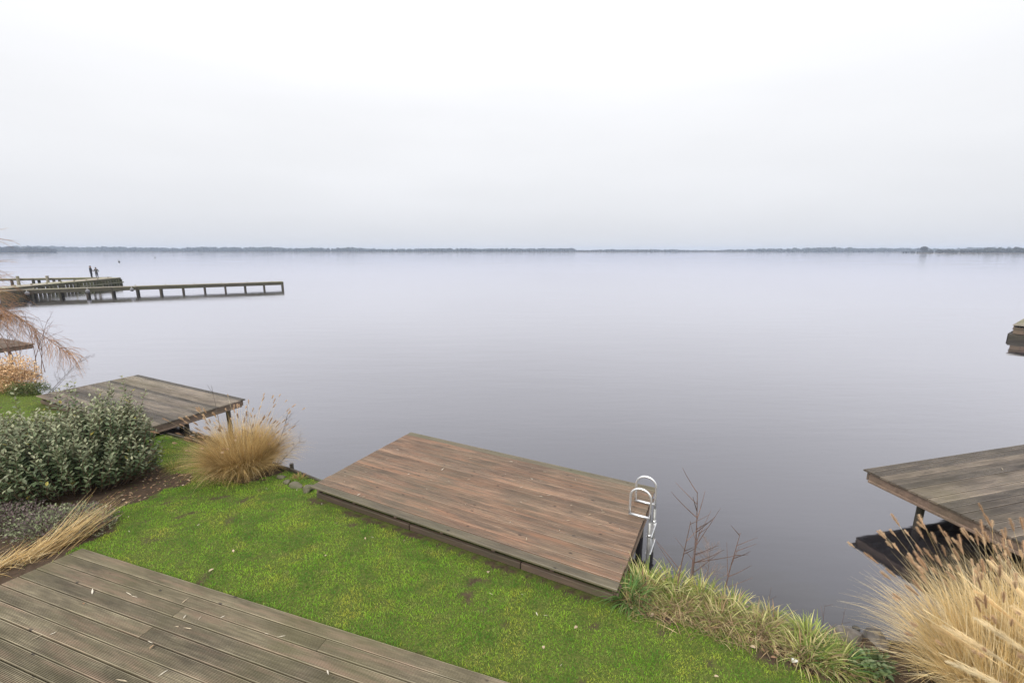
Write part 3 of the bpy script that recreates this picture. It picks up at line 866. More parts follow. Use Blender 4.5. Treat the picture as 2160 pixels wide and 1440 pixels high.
# the leaves nearest the eye on the outside of the bush are pieces of their own
score = (LP[:, 0] + 7.9) * .55 - (LP[:, 1] - 7.5) * .8 + (LP[:, 2] - .6) * .35 + rng.normal(0, .22, len(LP))
infr = (LP[:, 0] > -1.12 * LP[:, 1] - .6)
order = np.argsort(-np.where(infr, score, -99))
near = order[:300]; rest = np.ones(len(LP), bool); rest[near] = False
a = Acc(); a.leaves(LP[rest] - so, LD[rest], LN[rest], LL[rest], LW[rest], LC[rest])
fo = obj('foliage', a.mesh('shrub_foliage', M['shrub'], False), sh); fo['kind'] = 'stuff'
leaf_me = []
for k in range(6):
    g = k / 5
    c = np.array([.070, .098, .040]) * (1 - g) + np.array([.160, .185, .10]) * g
    a = Acc(); a.leaves(np.zeros((1, 3)), np.array([[1., 0, 0]]), np.array([[0., 0, 1]]), np.array([1.]), np.array([.46]), np.array([c]))
    leaf_me.append(a.mesh('shrub_leaf', M['shrub']))
for i in near:
    d = Vector(LD[i]).normalized(); nn = Vector(LN[i]); b = nn.cross(d).normalized(); n3 = d.cross(b)
    m = Matrix((d, b, n3)).transposed().to_4x4()
    o = bpy.data.objects.new('leaf', leaf_me[int(i) % 6]); link(o, sh)
    m = Matrix.Translation(Vector(LP[i] - so)) @ m @ Matrix.Scale(float(LL[i]), 4)
    o.matrix_local = m

def leafy_mound(name, label, cat, cx, cy, rx, ry, h, n, size, colors, mat, z=None, stems_n=30, upright=.6, stem_col=(.14, .10, .07)):
    z0 = float(ground_z(np.array([cx]), np.array([cy]))[0]) if z is None else z
    t = thing(name, label, cat, (cx, cy, z0))
    th = rng.uniform(0, 6.283, n); ph = np.arccos(rng.uniform(0, 1, n)); rr = rng.uniform(.45, 1.02, n) * (.8 + .35 * vnoise(th * 2, ph * 3, 1.0))
    p = np.stack([rr * rx * np.sin(ph) * np.cos(th), rr * ry * np.sin(ph) * np.sin(th), rr * h * np.cos(ph) ** .8 + .01], 1)
    d = np.stack([np.cos(th) * np.sin(ph), np.sin(th) * np.sin(ph), np.full(n, upright)], 1) + rng.normal(0, .55, (n, 3))
    nn = np.stack([0*th, 0*th, np.ones(n)], 1) + rng.normal(0, .4, (n, 3))
    L = rng.uniform(size[0], size[1], n)
    a = Acc(); a.leaves(p, d, nn, L, L * rng.uniform(.35, .6, n), pick(colors, n, .25), .2, .2)
    f = obj('foliage', a.mesh(name + '_foliage', mat), t)
    a = Acc()
    for k in range(stems_n):
        q = p[rng.integers(0, n)]
        a.tube([(q[0] * .15, q[1] * .15, -.02), (q[0] * .6, q[1] * .6, q[2] * .6), tuple(q)], [.006, .004, .002], 4, stem_col, False)
    obj('stems', a.mesh(name + '_stems', M['twig']), t)
    return t
GC = [(.18, .21, .11), (.24, .27, .15), (.15, .11, .11), (.20, .15, .14), (.28, .30, .18), (.12, .095, .085)]
leafy_mound('ground_cover_plant', 'grey-green mat of small leaves right beside the terrace corner', 'ground cover', -6.28, 5.92, .42, .36, .15, 1900, (.020, .045), GC, M['green'], upright=.9)
leafy_mound('ground_cover_plant', 'low grey-green and purplish ground cover below the big shrub at left', 'ground cover', -6.72, 6.00, .80, .50, .19, 4200, (.020, .045), GC, M['green'], upright=.9)
leafy_mound('ground_cover_plant', 'purplish brown ground cover at left edge above the flattened straw', 'ground cover', -7.65, 6.05, .60, .52, .24, 3200, (.020, .045), [GC[2], GC[3], GC[5], GC[0], (.26, .21, .20)], M['green'], upright=.9)
leafy_mound('dry_shrub', 'orange-tan dried shrub at the left edge under willow twigs', 'shrub', -15.0, 13.1, .68, .6, 1.12, 3800, (.03, .075), [(.58, .37, .20), (.66, .46, .27), (.46, .28, .14), (.70, .54, .35)], M['litter'], stems_n=60, stem_col=(.30, .16, .08))
leafy_mound('low_plant', 'low green leafy plant at foot of the orange dried shrub', 'plant', -14.25, 12.75, .62, .38, .34, 1700, (.03, .06), [(.09, .13, .04), (.13, .17, .06), (.17, .17, .07), (.07, .09, .035)], M['green'])
leafy_mound('low_plant', 'blue-green rosette plant at left foot of the big golden grass', 'plant', 3.62, 3.80, .20, .14, .14, 320, (.04, .08), [(.11, .16, .075), (.16, .20, .10), (.09, .12, .045)], M['green'], upright=.5, stems_n=8)

# strap-leaved sedges along the bank
SEDGE = [(.24, .28, .065), (.46, .45, .18), (.17, .22, .045), (.56, .52, .25), (.12, .17, .035), (.34, .31, .10), (.26, .18, .09), (.20, .24, .05)]
DEEP = [(.075, .16, .04), (.11, .20, .05), (.16, .24, .07), (.09, .17, .04)]
FADED = [(.36, .30, .14), (.46, .40, .20), (.27, .25, .09), (.22, .25, .07), (.30, .20, .11)]
def sedge(label, x, y, n, L, cols, r=.14, bias=(0, 0), group='sedge clumps along the bank'):
    z = float(ground_z(np.array([x]), np.array([y]))[0]); z = max(z, .42)
    t = thing('sedge_clump', label, 'sedge', (x, y, z), 0, group); n = int(n * .72)
    th = rng.uniform(0, 6.283, n); rr = r * np.sqrt(rng.random(n))
    base = np.stack([rr * np.cos(th), rr * np.sin(th), np.full(n, -.03)], 1)
    az = th + rng.normal(0, .5, n); az = np.arctan2(np.sin(az) + bias[1], np.cos(az) + bias[0])
    a = Acc(); f = rng.random(n)
    a.strips(base, az, rng.uniform(L[0], L[1], n) * .80, rng.uniform(.008, .018, n), .15 + f * .75, 1.0 + f * 1.5, 6, 1.25, rng.uniform(-.5, .5, n), pick(cols, n, .2), .1, -.05)
    obj('foliage', a.mesh('sedge_foliage', M['green']), t)
    return t
sedge('deep green sedge clump overlapping the right corner of the reddish jetty', 1.40, 4.72, 330, (.28, .50), DEEP, .11, (-.2, 0))
sedge('yellow-green striped sedge clump at the foot of the bathing ladder', 1.66, 4.90, 330, (.32, .55), SEDGE, .15)
sedge('pale striped sedge clump right of the ladder, left of the tallest sapling', 1.98, 4.84, 280, (.28, .50), SEDGE, .15)
sedge('striped sedge clump around the foot of the tallest sapling', 2.28, 4.74, 280, (.26, .46), SEDGE, .15)
sedge('short sedge clump at lawn side below the tallest sapling', 1.98, 4.60, 190, (.20, .38), SEDGE[:5] + FADED[:2], .13)
sedge('faded sedge clump between tallest and right-hand sapling, lawn side', 2.36, 4.42, 240, (.22, .40), SEDGE + FADED, .15)
sedge('pale sedge clump at the foot of the right-hand sapling', 2.58, 4.58, 250, (.24, .42), SEDGE + FADED, .14)
sedge('brownish faded sedge clump midway along the bank towards the golden grass', 2.72, 4.28, 260, (.22, .40), FADED + SEDGE[:2], .15)
sedge('half-dry sedge clump at the water side, midway along the bank', 2.93, 4.36, 230, (.22, .38), FADED + SEDGE[:3], .13)
sedge('spiky light green sedge next to the dark rocks', 3.22, 4.14, 240, (.28, .46), SEDGE[:3] + [(.30, .36, .10)], .12)
sedge('low combed sedge clump at the lawn corner before the rocks', 3.08, 3.93, 330, (.26, .44), SEDGE + FADED[:2], .15, (.4, -.2))
sedge('combed green sedge clump nearest to the golden grass', 3.32, 3.86, 300, (.26, .42), SEDGE[:3] + DEEP[:2], .13, (.4, -.2))
nt_ = 3200
u_ = rng.random(nt_); px_ = 1.35 + u_ * 2.25; py_ = 4.78 - u_ * .92 + rng.normal(0, .13, nt_)
a = Acc(); a.strips(np.stack([px_, py_, np.maximum(ground_z(px_, py_), .40)], 1), rng.uniform(0, 6.283, nt_), rng.uniform(.08, .30, nt_), rng.uniform(.006, .014, nt_), rng.uniform(.5, 1.4, nt_), rng.uniform(1.2, 2.0, nt_), 3, .9,
                    rng.uniform(-1, 1, nt_), pick([(.20, .13, .07), (.30, .21, .11), (.13, .085, .05), (.24, .22, .07), (.15, .18, .045), (.40, .31, .17)], nt_, .25), .2)
th_ = obj('bank_thatch', a.mesh('bank_thatch', M['litter'])); th_['kind'] = 'stuff'
th_['label'] = 'brown and olive dead leaves matted on the bank between the sedges'; th_['category'] = 'thatch'
sedge('small reddish grass tuft between the rocks left of the reddish jetty', -3.95, 7.70, 120, (.10, .22), [(.22, .20, .06), (.30, .17, .08), (.14, .16, .045)], .10, group=None)
sedge('yellowish tuft growing against the right side of the evergreen shrub', -6.55, 8.05, 150, (.18, .36), [(.34, .33, .08), (.25, .27, .06)], .10, group=None)

# bare saplings
def branchy(a, p, d, L, r, depth, col, seg=6, wob=.06, kids=5, tilt=(.55, .95), droop=0.0, lenf=(.4, .65), start=.25):
    p = np.array(p, float); d = np.array(d, float); d /= np.linalg.norm(d)
    pts = [p.copy()]
    for i in range(seg):
        d = d + rng.normal(0, wob, 3) + np.array([0, 0, -droop])
        d /= np.linalg.norm(d)
        p = p + d * L / seg
        pts.append(p.copy())
    pts = np.array(pts)
    a.tube(pts, np.linspace(r, max(r * .35, .0012), seg + 1), 5 if depth > 1 else 4, np.array(col) * rng.uniform(.8, 1.2), False)
    if depth > 0:
        for k in range(kids):
            u = start + (1 - start) * (k + rng.random()) / kids
            j = min(int(u * seg), seg - 1); q = pts[j] + (pts[j+1] - pts[j]) * (u * seg - j)
            t = pts[j+1] - pts[j]; t /= np.linalg.norm(t)
            az = rng.uniform(0, 6.283); ti = rng.uniform(*tilt)
            ref = np.array([1, 0, 0]) if abs(t[2]) > .8 else np.array([0, 0, 1.])
            u1 = np.cross(t, ref); u1 /= np.linalg.norm(u1); u2 = np.cross(t, u1)
            nd = t * math.cos(ti) + (u1 * math.cos(az) + u2 * math.sin(az)) * math.sin(ti)
            branchy(a, q, nd, L * rng.uniform(*lenf) * (1.15 - .65 * u), r * .5, depth - 1, col, max(3, seg - 2), wob, max(2, kids - 2), tilt, droop, lenf, .2)
TW = (.125, .080, .066)
def sapling(label, x, y, H, lean, kids=9, r=.011, cat='sapling', name='bare_sapling', depth=1, col=TW):
    z = max(.40, float(ground_z(np.array([x]), np.array([y]))[0]))
    t = thing(name, label, cat, (x, y, z))
    a = Acc(); branchy(a, (0, 0, -.05), (lean[0], lean[1], 1), H, r, depth, col, 9, .022, kids, (.65, .95), -.012, (.34, .5), .22)
    obj('branches', a.mesh('sapling_branches', M['twig']), t)
    return t
sapling('tallest bare sapling on the bank right of the ladder', 2.27, 4.98, 1.42, (.03, 0), 13, .012)
sapling('bare sapling leaning left of the tallest one on the bank', 2.02, 4.84, 1.08, (.07, 0), 6, .010)
sapling('short bare stem crossing the foot of the tallest sapling', 2.18, 4.88, .95, (.14, .02), 5, .008)
sapling('bare sapling standing alone right of the tallest one', 2.60, 4.84, 1.00, (.10, 0), 9, .010)
sapling('thin pale twigs tangled behind the bank sedges', 2.45, 4.95, .72, (.02, .05), 14, .005, 'twigs', 'bare_twigs', 2, (.20, .15, .13))
sapling('single thin dead stalk over water left of the dark rocks', 3.52, 4.36, .42, (-.03, 0), 2, .0035, 'twigs', 'bare_twigs', 1)
sapling('slanted thin dead stalk over the dark rocks', 3.66, 4.30, .45, (.10, 0), 2, .0035, 'twigs', 'bare_twigs', 1)
sapling('thin dead stalk at the water side halfway along the bank', 2.98, 4.55, .50, (.01, 0), 2, .0035, 'twigs', 'bare_twigs', 1)
sapling('dark knotted dead stalk rising highest out of the straw tussock', -5.62, 8.25, 1.66, (-.10, 0), 2, .009, 'twigs', 'bare_twigs', 1, (.10, .085, .08))
sapling('thin dead stalk right of centre in the straw tussock', -5.00, 8.25, 1.32, (-.02, 0), 2, .006, 'twigs', 'bare_twigs', 1, (.10, .085, .08))
sapling('branched dead twigs leaning right from the straw tussock over water', -4.80, 8.20, 1.20, (.55, .1), 7, .007, 'twigs', 'bare_twigs', 2, (.13, .11, .105))
sapling('low dead twigs spreading right from the straw tussock foot', -4.70, 8.15, .85, (1.1, .2), 7, .006, 'twigs', 'bare_twigs', 2, (.15, .125, .115))
sapling('thin arching stems leaning over water right of the orange shrub', -14.3, 13.3, 1.5, (.9, .3), 9, .008, 'twigs', 'bare_twigs', 2, (.16, .13, .12))
sapling('dark low twigs between orange shrub and the far jetty corner', -14.1, 13.1, 1.1, (1.2, .0), 8, .007, 'twigs', 'bare_twigs', 2, (.15, .125, .115))

# ------------------------------------------------------------------ willow at the left edge
wt = thing('willow_tree', 'bare weeping willow with orange-brown twigs at the left edge', 'tree', (-20.6, 16.0, .55))
wo = np.array(wt.location)
a = Acc()
tr = np.array([(0, 0, -.2), (.05, 0, 1.0), (-.05, .1, 2.2), (.1, .05, 3.4), (.0, .1, 4.8), (.2, .0, 6.2)])
a.tube(tr, [.30, .25, .22, .19, .15, .10], 12, (.16, .125, .09))
obj('trunk', a.mesh('willow_trunk', M['twig'], True), wt)
limb = Acc(); tw = Acc()
ORG = [(.38, .20, .10), (.44, .26, .13), (.28, .15, .08), (.24, .15, .10)]
def limb_path(pts, r0, r1):
    P = np.array(pts) - wo
    # smooth the path
    k = np.linspace(0, len(P) - 1, 18); i = np.minimum(k.astype(int), len(P) - 2); f = (k - i)[:, None]
    Pm = P[i] * (1 - f) + P[i+1] * f
    for _ in range(3): Pm[1:-1] = (Pm[:-2] + Pm[1:-1] * 2 + Pm[2:]) / 4
    limb.tube(Pm, np.linspace(r0, r1, 18), 6, (.20, .125, .085), False)
    return Pm
def hang(P, n, L, out=.5, droop=.16, u0=.25):
    for _ in range(n):
        u = rng.uniform(u0, 1) * (len(P) - 1); i = min(int(u), len(P) - 2); q = P[i] + (P[i+1] - P[i]) * (u - i)
        t = P[i+1] - P[i]; t /= np.linalg.norm(t)
        d = t * .4 + np.array([rng.normal(.15, .5) * out, rng.normal(0, .5), rng.normal(.0, .35)])
        branchy(tw, q, d, rng.uniform(*L), rng.uniform(.0042, .0072), 1, ORG[rng.integers(0, 4)], 7, .06, 4, (.2, .55), droop, (.35, .6), .25)
p1 = limb_path([(-20.5, 16, 2.6), (-18.9, 15.3, 3.1), (-17.6, 15, 3.00), (-16.7, 15, 2.62), (-16.0, 15, 1.95), (-15.35, 15, 1.36), (-15.05, 15, 1.20)], .024, .005)
hang(p1, 190, (.3, .95), .5, .20, .22)
for _ in range(110):
    u = rng.uniform(2, 11); i = int(u); q = p1[i] + (p1[i+1] - p1[i]) * (u - i)
    branchy(tw, q, (rng.normal(.15, .25), rng.normal(0, .3), -1), rng.uniform(.35, 1.05), rng.uniform(.004, .0065), 1, ((.24, .15, .11), (.34, .20, .12))[rng.integers(0, 2)], 6, .09, 4, (.25, .6), .03, (.3, .55), .25)
p2 = limb_path([(-20.5, 16, 3.3), (-19.2, 15.4, 3.6), (-18.2, 15.2, 3.9), (-17.3, 15.1, 4.25)], .026, .008)
hang(p2, 80, (.6, 1.4), .8, .07, .2)
p3 = limb_path([(-20.5, 16, 4.3), (-19.3, 15.6, 4.8), (-18.2, 15.4, 5.1), (-17.6, 15.3, 5.15)], .026, .008)
hang(p3, 22, (.5, 1.1), .8, .06, .2)
p4 = limb_path([(-20.5, 16, 2.9), (-19.3, 15.3, 3.4), (-18.2, 15.1, 3.45), (-17.5, 15.0, 3.2)], .026, .008)
hang(p4, 170, (.6, 1.3), .6, .15, .2)
p5 = limb_path([(-20.4, 15.9, 1.4), (-19.0, 15.2, 1.9), (-17.9, 15, 2.35), (-17.0, 15, 2.5)], .045, .008)
hang(p5, 150, (.5, 1.2), .5, .12, .2)
for k in range(16):
    x = -18.1 + k * .13
    branchy(tw, np.array((x, 14.9 + rng.normal(0, .2), .55)) - wo, (rng.normal(.05, .12), 0, 1), rng.uniform(1.0, 2.1), .012, 2, (.17, .10, .075), 7, .06, 5, (.35, .8), .0, (.35, .55), .3)
obj('limbs', limb.mesh('willow_limbs', M['twig'], True), wt)
crown = obj('twigs', tw.mesh('willow_twigs', M['twig']), wt); crown['kind'] = 'stuff'

# ------------------------------------------------------------------ rocks and bank edging
def rock(label, x, y, z, s, mat, group):
    bm = bmesh.new(); bmesh.ops.create_icosphere(bm, subdivisions=2, radius=1)
    ax = rng.normal(0, 1, (7, 3)); ax /= np.linalg.norm(ax, axis=1)[:, None]
    for v in bm.verts:
        c = np.array(v.co); m = 1.0
        for q in ax:
            dq = c @ q
            if dq > .62: c = c - q * (dq - .62)
        v.co = Vector(c * np.array(s) * rng.uniform(.97, 1.03))
    me = bpy.data.meshes.new('rock'); bm.to_mesh(me); bm.free(); me.materials.append(mat)
    return tag(obj('rock', me, None, (x, y, z), (rng.uniform(-.3, .3), rng.uniform(-.3, .3), rng.uniform(0, 6))), label, 'rock', group)
g = 'mossy rocks beside the reddish jetty'
rock('mossy rock touching the left corner of the reddish jetty', -3.58, 7.22, .54, (.14, .11, .10), M['rock'], g)
rock('flat mossy rock second from the reddish jetty corner', -3.86, 7.38, .53, (.15, .10, .07), M['rock'], g)
rock('small pale rock at the lawn edge, third from the reddish jetty', -4.10, 7.52, .525, (.10, .08, .06), M['rock'], g)
rock('low rock nearest the straw tussock', -4.30, 7.72, .52, (.12, .07, .05), M['rock'], g)
g = 'dark rocks at the water by the golden grass'
rock('large dark rock at the water beside the golden grass', 3.72, 4.26, .42, (.24, .17, .20), M['dark_rock'], g)
rock('grey rock on the lawn side of the large dark rock', 3.56, 4.06, .50, (.16, .12, .12), M['rock'], g)
rock('brown rock half under the golden grass stems', 3.98, 4.16, .46, (.20, .15, .16), M['dark_rock'], g)
rock('pale broken stone on soil near the lawn corner', 2.86, 3.84, .585, (.038, .028, .02), M['white'], None)

def edging(label, pts, z):
    t = thing('timber_edging', label, 'edging', (pts[0][0], pts[0][1], 0))
    o = np.array(pts[0])
    for (xa, ya), (xb, yb) in zip(pts[:-1], pts[1:]):
        L = math.hypot(xb - xa, yb - ya); an = math.atan2(yb - ya, xb - xa)
        obj('plank', box_mesh('edging_plank', L - .02, .045, .75, M['pile'], .008), t, ((xa + xb) / 2 - o[0], (ya + yb) / 2 - o[1], z - .375), (0, 0, an))
        obj('stake', cyl_mesh('edging_stake', .04, 1.3, M['pile'], 8, .038), t, (xa - o[0], ya - o[1] + .06, z - 1.24))
    return t
edging('dark timber edging at the waterline left of the reddish jetty', [(-8.35, 9.98), (-7.2, 9.48), (-5.6, 8.68), (-4.3, 8.08), (-3.2, 7.42)], .53)
edging('dark timber edging at the waterline by the golden grass', [(2.45, 4.98), (2.92, 4.58), (3.35, 4.38), (3.95, 4.36), (5.0, 4.15), (6.1, 3.98)], .36)

# ------------------------------------------------------------------ fallen leaves
lf = []
for k, c in enumerate([(.55, .49, .39), (.46, .38, .27), (.60, .55, .46)]):
    a = Acc(); a.leaves(np.zeros((1, 3)), np.array([[1., 0, 0]]), np.array([[0., 0, 1]]), np.array([1.]), np.array([.095 + .03 * k]), np.array([c]), .3, -.10)
    lf.append(a.mesh('willow_leaf', M['litter']))
bf = []
for k, c in enumerate([(.26, .15, .085), (.34, .23, .14), (.18, .095, .055), (.46, .36, .25)]):
    a = Acc(); a.leaves(np.zeros((1, 3)), np.array([[1., 0, 0]]), np.array([[0., 0, 1]]), np.array([1.]), np.array([.55]), np.array([c]), .35, -.22)
    bf.append(a.mesh('brown_leaf', M['litter']))
def scatter(name, meshes, label, group, pts, size):
    for x, y, z in pts:
        o = obj(name, random.choice(meshes), None, (x, y, z), (random.uniform(-.15, .15), random.uniform(-.12, .12), random.uniform(0, 6.28)), random.uniform(*size))
        tag(o, label, 'leaf', group)
def quad_pts(n, o, u, v, z):
    r = []
    for _ in range(n):
        s_, t_ = random.random(), random.random()
        r.append((o[0] + u[0] * s_ + v[0] * t_, o[1] + u[1] * s_ + v[1] * t_, z))
    return r
o_ = TERR_C + TE * .15
pts = [p for p in quad_pts(34, TERR_C + TU * .15 + TE * .2, TU * 4.6, TE * 2.0, .706)]
scatter('fallen_leaf', bf[:2], 'small curled brown leaf lying on the terrace boards', 'brown leaves on the terrace', quad_pts(9, TERR_C + TU * .15 + TE * .2, TU * 4.6, TE * 2.0, .71), (.03, .05))
scatter('fallen_leaf', lf, 'narrow pale fallen leaf lying on the terrace boards', 'fallen leaves on the terrace', pts, (.05, .125))
scatter('fallen_leaf', lf, 'narrow pale fallen leaf lying on the reddish jetty', 'fallen leaves on the reddish jetty', quad_pts(44, JA + JU * .2 + JV * .1, JU * 4.8, JV * 2.3, .787), (.03, .085))
scatter('fallen_leaf', lf, 'pale fallen leaf lying on the grey jetty at right', 'fallen leaves on the right jetty', quad_pts(10, RA - RV * 3 + RU * .8, RU * 3.5, RV * 2.6, .787), (.05, .09))
pp = []
while len(pp) < 24:
    x, y = random.uniform(-6, 3.0), random.uniform(3.5, 8)
    if in_poly(np.array([x]), np.array([y]), TERRACE)[0] or in_poly(np.array([x]), np.array([y]), JETTY)[0] or soil_mask(np.array([x]), np.array([y]))[0] > 0 or shore_sd(np.array([x]), np.array([y])) < .2: continue
    pp.append((x, y, float(ground_z(np.array([x]), np.array([y]))[0]) + .03))
scatter('fallen_leaf', lf + bf[3:], 'pale fallen leaf lying on the lawn', 'fallen leaves on the lawn', pp, (.035, .07))
pp = []
while len(pp) < 90:
    x, y = random.uniform(-6.7, -5.4), random.uniform(6.2, 8.1)
    if soil_mask(np.array([x]), np.array([y]))[0] < .5: continue
    pp.append((x, y, float(ground_z(np.array([x]), np.array([y]))[0]) + .022))
scatter('fallen_leaf', bf, 'curled brown fallen leaf on soil beside the evergreen shrub', 'leaf litter beside the shrub', pp, (.03, .068))
pp = []
while len(pp) < 70:
    u = random.random(); x = 1.4 + u * 2.0; y = 4.55 - u * .85 + random.uniform(-.12, .3)
    if soil_mask(np.array([x]), np.array([y]))[0] < .5: continue
    pp.append((x, y, float(ground_z(np.array([x]), np.array([y]))[0]) + .022))
scatter('fallen_leaf', bf, 'curled brown fallen leaf on soil among the bank sedges', 'leaf litter on the bank', pp, (.035, .075))

# ------------------------------------------------------------------ far piers
def pier(name, label, p0, p1, width, z, side, post_at, pr=.12, pairs=True, beam=.22, rail=False):
    p0 = np.array(p0); p1 = np.array(p1); L = np.linalg.norm(p1 - p0); an = math.atan2(p1[1] - p0[1], p1[0] - p0[0])
    t = thing(name, label, 'pier', (p0[0], p0[1], 0), an)
    n = int(L / .32)
    a = Acc()
    for k in range(n):
        x = (k + .5) * L / n
        a.box((x - .15, -.02 if side > 0 else -width, z - .05), (x + .15, width if side > 0 else .02, z + random.uniform(-.006, .006)), (1, 1, 1))
    d = obj('deck_planks', a.mesh('deck_planks', M['pier']), t); d['kind'] = 'stuff'
    bm_ = box_mesh('edge_beam', L, .10, beam, M['pier_side'])
    for yy in ((.05, width - .05) if side > 0 else (-.05, -width + .05)):
        obj('edge_beam', bm_, t, (L / 2, yy, z - .055 - beam / 2))
    pm = cyl_mesh('pier_post', pr, z + .75, M['pile'], 10)
    for x in post_at:
        for yy in ((.08, width - .08) if side > 0 else (-.08, -width + .08))[:2 if pairs else 1]:
            obj('post', pm, t, (x, yy, -.8), (random.uniform(-.02, .02), random.uniform(-.02, .02), random.random() * 3))
    return t
pier1 = pier('boat_pier', 'long narrow wooden pier on single posts, the nearer of the far piers', (-29.0, 57.45), (-62.0, 36.6), 1.0, .86, -1, [.1 + 2.06 * k for k in range(18)], .105, beam=.36)
cm = box_mesh('cleat', .08, .16, .09, M['pier'], .02)
for k in range(13): obj('cleat', cm, pier1, (1.2 + 2.7 * k, -.9, .93))
pier2 = pier('landing_pier', 'wide wooden pier with close-set piles carrying two people', (-55.4, 64.3), (-48.8, 36.0), 2.1, 1.0, -1, [], .12)
pm = cyl_mesh('pier_pile', .15, 1.55, M['pier_side'], 10)
for k in range(34):
    obj('pile', pm, pier2, (.12 + .62 * k, .02, -.78), (0, 0, random.random() * 3))
obj('waling', box_mesh('waling', 9.0, .14, .16, M['pier_side']), pier2, (4.4, .17, .34))
cm2 = box_mesh('cleat', .10, .16, .20, M['pier'], .02)
for k in range(11): obj('cleat', cm2, pier2, (2.5 + 2.2 * k, -.15, 1.13)); 
pier3 = pier('boat_pier', 'farther pier branch running left behind the two people', (-57.3, 64.2), (-88.0, 55.2), 1.3, 1.0, -1, [1.5 + 2.3 * k for k in range(13)], .16)
bol = cyl_mesh('bollard_post', .17, 2.2, M['pier'], 10)
for k in (3, 4.6, 6.4, 8.2): obj('bollard', bol, pier3, (k * 2.0 + .6, .25, -.85))
# pile wall added for the dark mass of boats and shadows under the pier
qa = thing('added_pile_wall', 'added dark pile wall behind the willow twigs at the left edge', 'pile wall', (-49.4, 46.4, 0), R(-73))
for k in range(14): obj('pile', pm, qa, (.3 * k, 0, -.78), (0, 0, k))
obj('cap_beam', box_mesh('cap_beam', 4.3, .3, .14, M['pier_side']), qa, (2.0, -.05, .84))
# fender balls hung from the pier
def ball_mesh(name, r, mat):
    bm = bmesh.new(); bmesh.ops.create_uvsphere(bm, u_segments=14, v_segments=9, radius=r)
    for v in bm.verts:
        if v.co.z > r * .8: v.co.x *= .55; v.co.y *= .55; v.co.z *= 1.18
    for f in bm.faces: f.smooth = True
    me = bpy.data.meshes.new(name); bm.to_mesh(me); bm.free(); me.materials.append(mat); return me
fb = ball_mesh('fender_ball', .19, M['fender'])
d1 = np.array([-33.0, -20.85]); d1 /= np.linalg.norm(d1); n1 = np.array([-d1[1], d1[0]])
for s_, lab in ((14.9, 'grey fender ball hung fifth post pair from the pier end'), (18.5, 'grey fender ball hung near the middle of the narrow pier'),
                (23.0, 'grey fender ball hung below the narrow pier, right of the willow'), (26.5, 'pale fender ball on narrow pier nearest the willow twigs')):
    q = np.array([-29.0, 57.45]) + d1 * s_ + n1 * .27
    f = tag(obj('fender_ball', fb, None, (q[0], q[1], .52)), lab, 'fender', 'fenders on the narrow pier')
    aa = Acc(); aa.tube([(0, 0, .2), (0, -.05, .34)], .015, 5); obj('rope', aa.mesh('fender_rope', M['white']), f)

# ------------------------------------------------------------------ two people on the pier
def person(label, x, y, z, H, rz, joints, edges, coat, trousers, hair_c, lean):
    t = thing('person', label, 'person', (x, y, z), rz)
    me = bpy.data.meshes.new('person_body')
    names = list(joints)
    me.from_pydata([Vector(joints[k][:3]) * H for k in names], [], [])
    bm = bmesh.new(); bm.from_mesh(me); bm.verts.ensure_lookup_table()
    for e in edges: bm.edges.new((bm.verts[names.index(e[0])], bm.verts[names.index(e[1])]))
    bm.to_mesh(me); bm.free()
    tmp = bpy.data.objects.new('body_tmp', me); COL.objects.link(tmp)
    sk = tmp.modifiers.new('skin', 'SKIN'); sk.use_smooth_shade = True
    for i, k in enumerate(names):
        r = joints[k][3] * H; me.skin_vertices[0].data[i].radius = (r * (joints[k][4] if len(joints[k]) > 4 else 1), r)
        me.skin_vertices[0].data[i].use_root = (k == 'pelvis')
    ss = tmp.modifiers.new('sub', 'SUBSURF'); ss.levels = 2; ss.render_levels = 2
    dg = bpy.context.evaluated_depsgraph_get(); dg.update()
    em = bpy.data.meshes.new_from_object(tmp.evaluated_get(dg))
    bpy.data.objects.remove(tmp)
    em.materials.clear()
    for mm in (coat, trousers, SKIN, SHOE): em.materials.append(mm)
    for p in em.polygons:
        c = p.center / H
        p.use_smooth = True
        hand = min((Vector(joints[k][:3]) - c).length for k in ('hand_l', 'hand_r')) < .035
        p.material_index = 3 if c.z < .05 else 1 if c.z < .44 else 2 if (c.z > .845 or hand) else 0
    obj('body', em, t)
    hd = Vector(joints['head'][:3]) * H
    bm = bmesh.new(); bmesh.ops.create_uvsphere(bm, u_segments=12, v_segments=8, radius=.068 * H)
    for v in bm.verts:
        v.co.y *= 1.12
        if v.co.z < -.01 * H and v.co.y > -.02 * H: v.co *= .72
    for f in bm.faces: f.smooth = True
    hm = bpy.data.meshes.new('hair'); bm.to_mesh(hm); bm.free(); hm.materials.append(hair_c)
    obj('hair', hm, t, hd + Vector((0, -.008 * H, .016 * H)))
    for sx in (-1, 1):
        em2 = ball_mesh('eye', .009 * H, EYE); obj('eye', em2, t, hd + Vector((sx * .024 * H, .058 * H, -.004 * H)))
    a = Acc(); a.tube([(0, 0, .012 * H), (0, .014 * H, -.012 * H)], [.006 * H, .010 * H], 6); obj('nose', a.mesh('nose', SKIN, True), t, hd + Vector((0, .058 * H, -.012 * H)))
    return t
SKIN = plain_mat('skin', (.45, .29, .21), (.42, .26, .19), 20, .5)
SHOE = plain_mat('shoe', (.02, .02, .02), (.03, .03, .03), 20, .6)
EYE = plain_mat('eye', (.02, .018, .016), (.03, .025, .02), 20, .3)
DARKCOAT = plain_mat('dark_coat', (.022, .024, .030), (.032, .034, .040), 30, .85)
NAVY = plain_mat('dark_trousers', (.024, .026, .036), (.030, .032, .042), 30, .85)
GREYCOAT = plain_mat('grey_jacket', (.070, .068, .064), (.045, .045, .045), 30, .85)
HAIR = plain_mat('dark_hair', (.018, .014, .012), (.03, .024, .02), 40, .6)
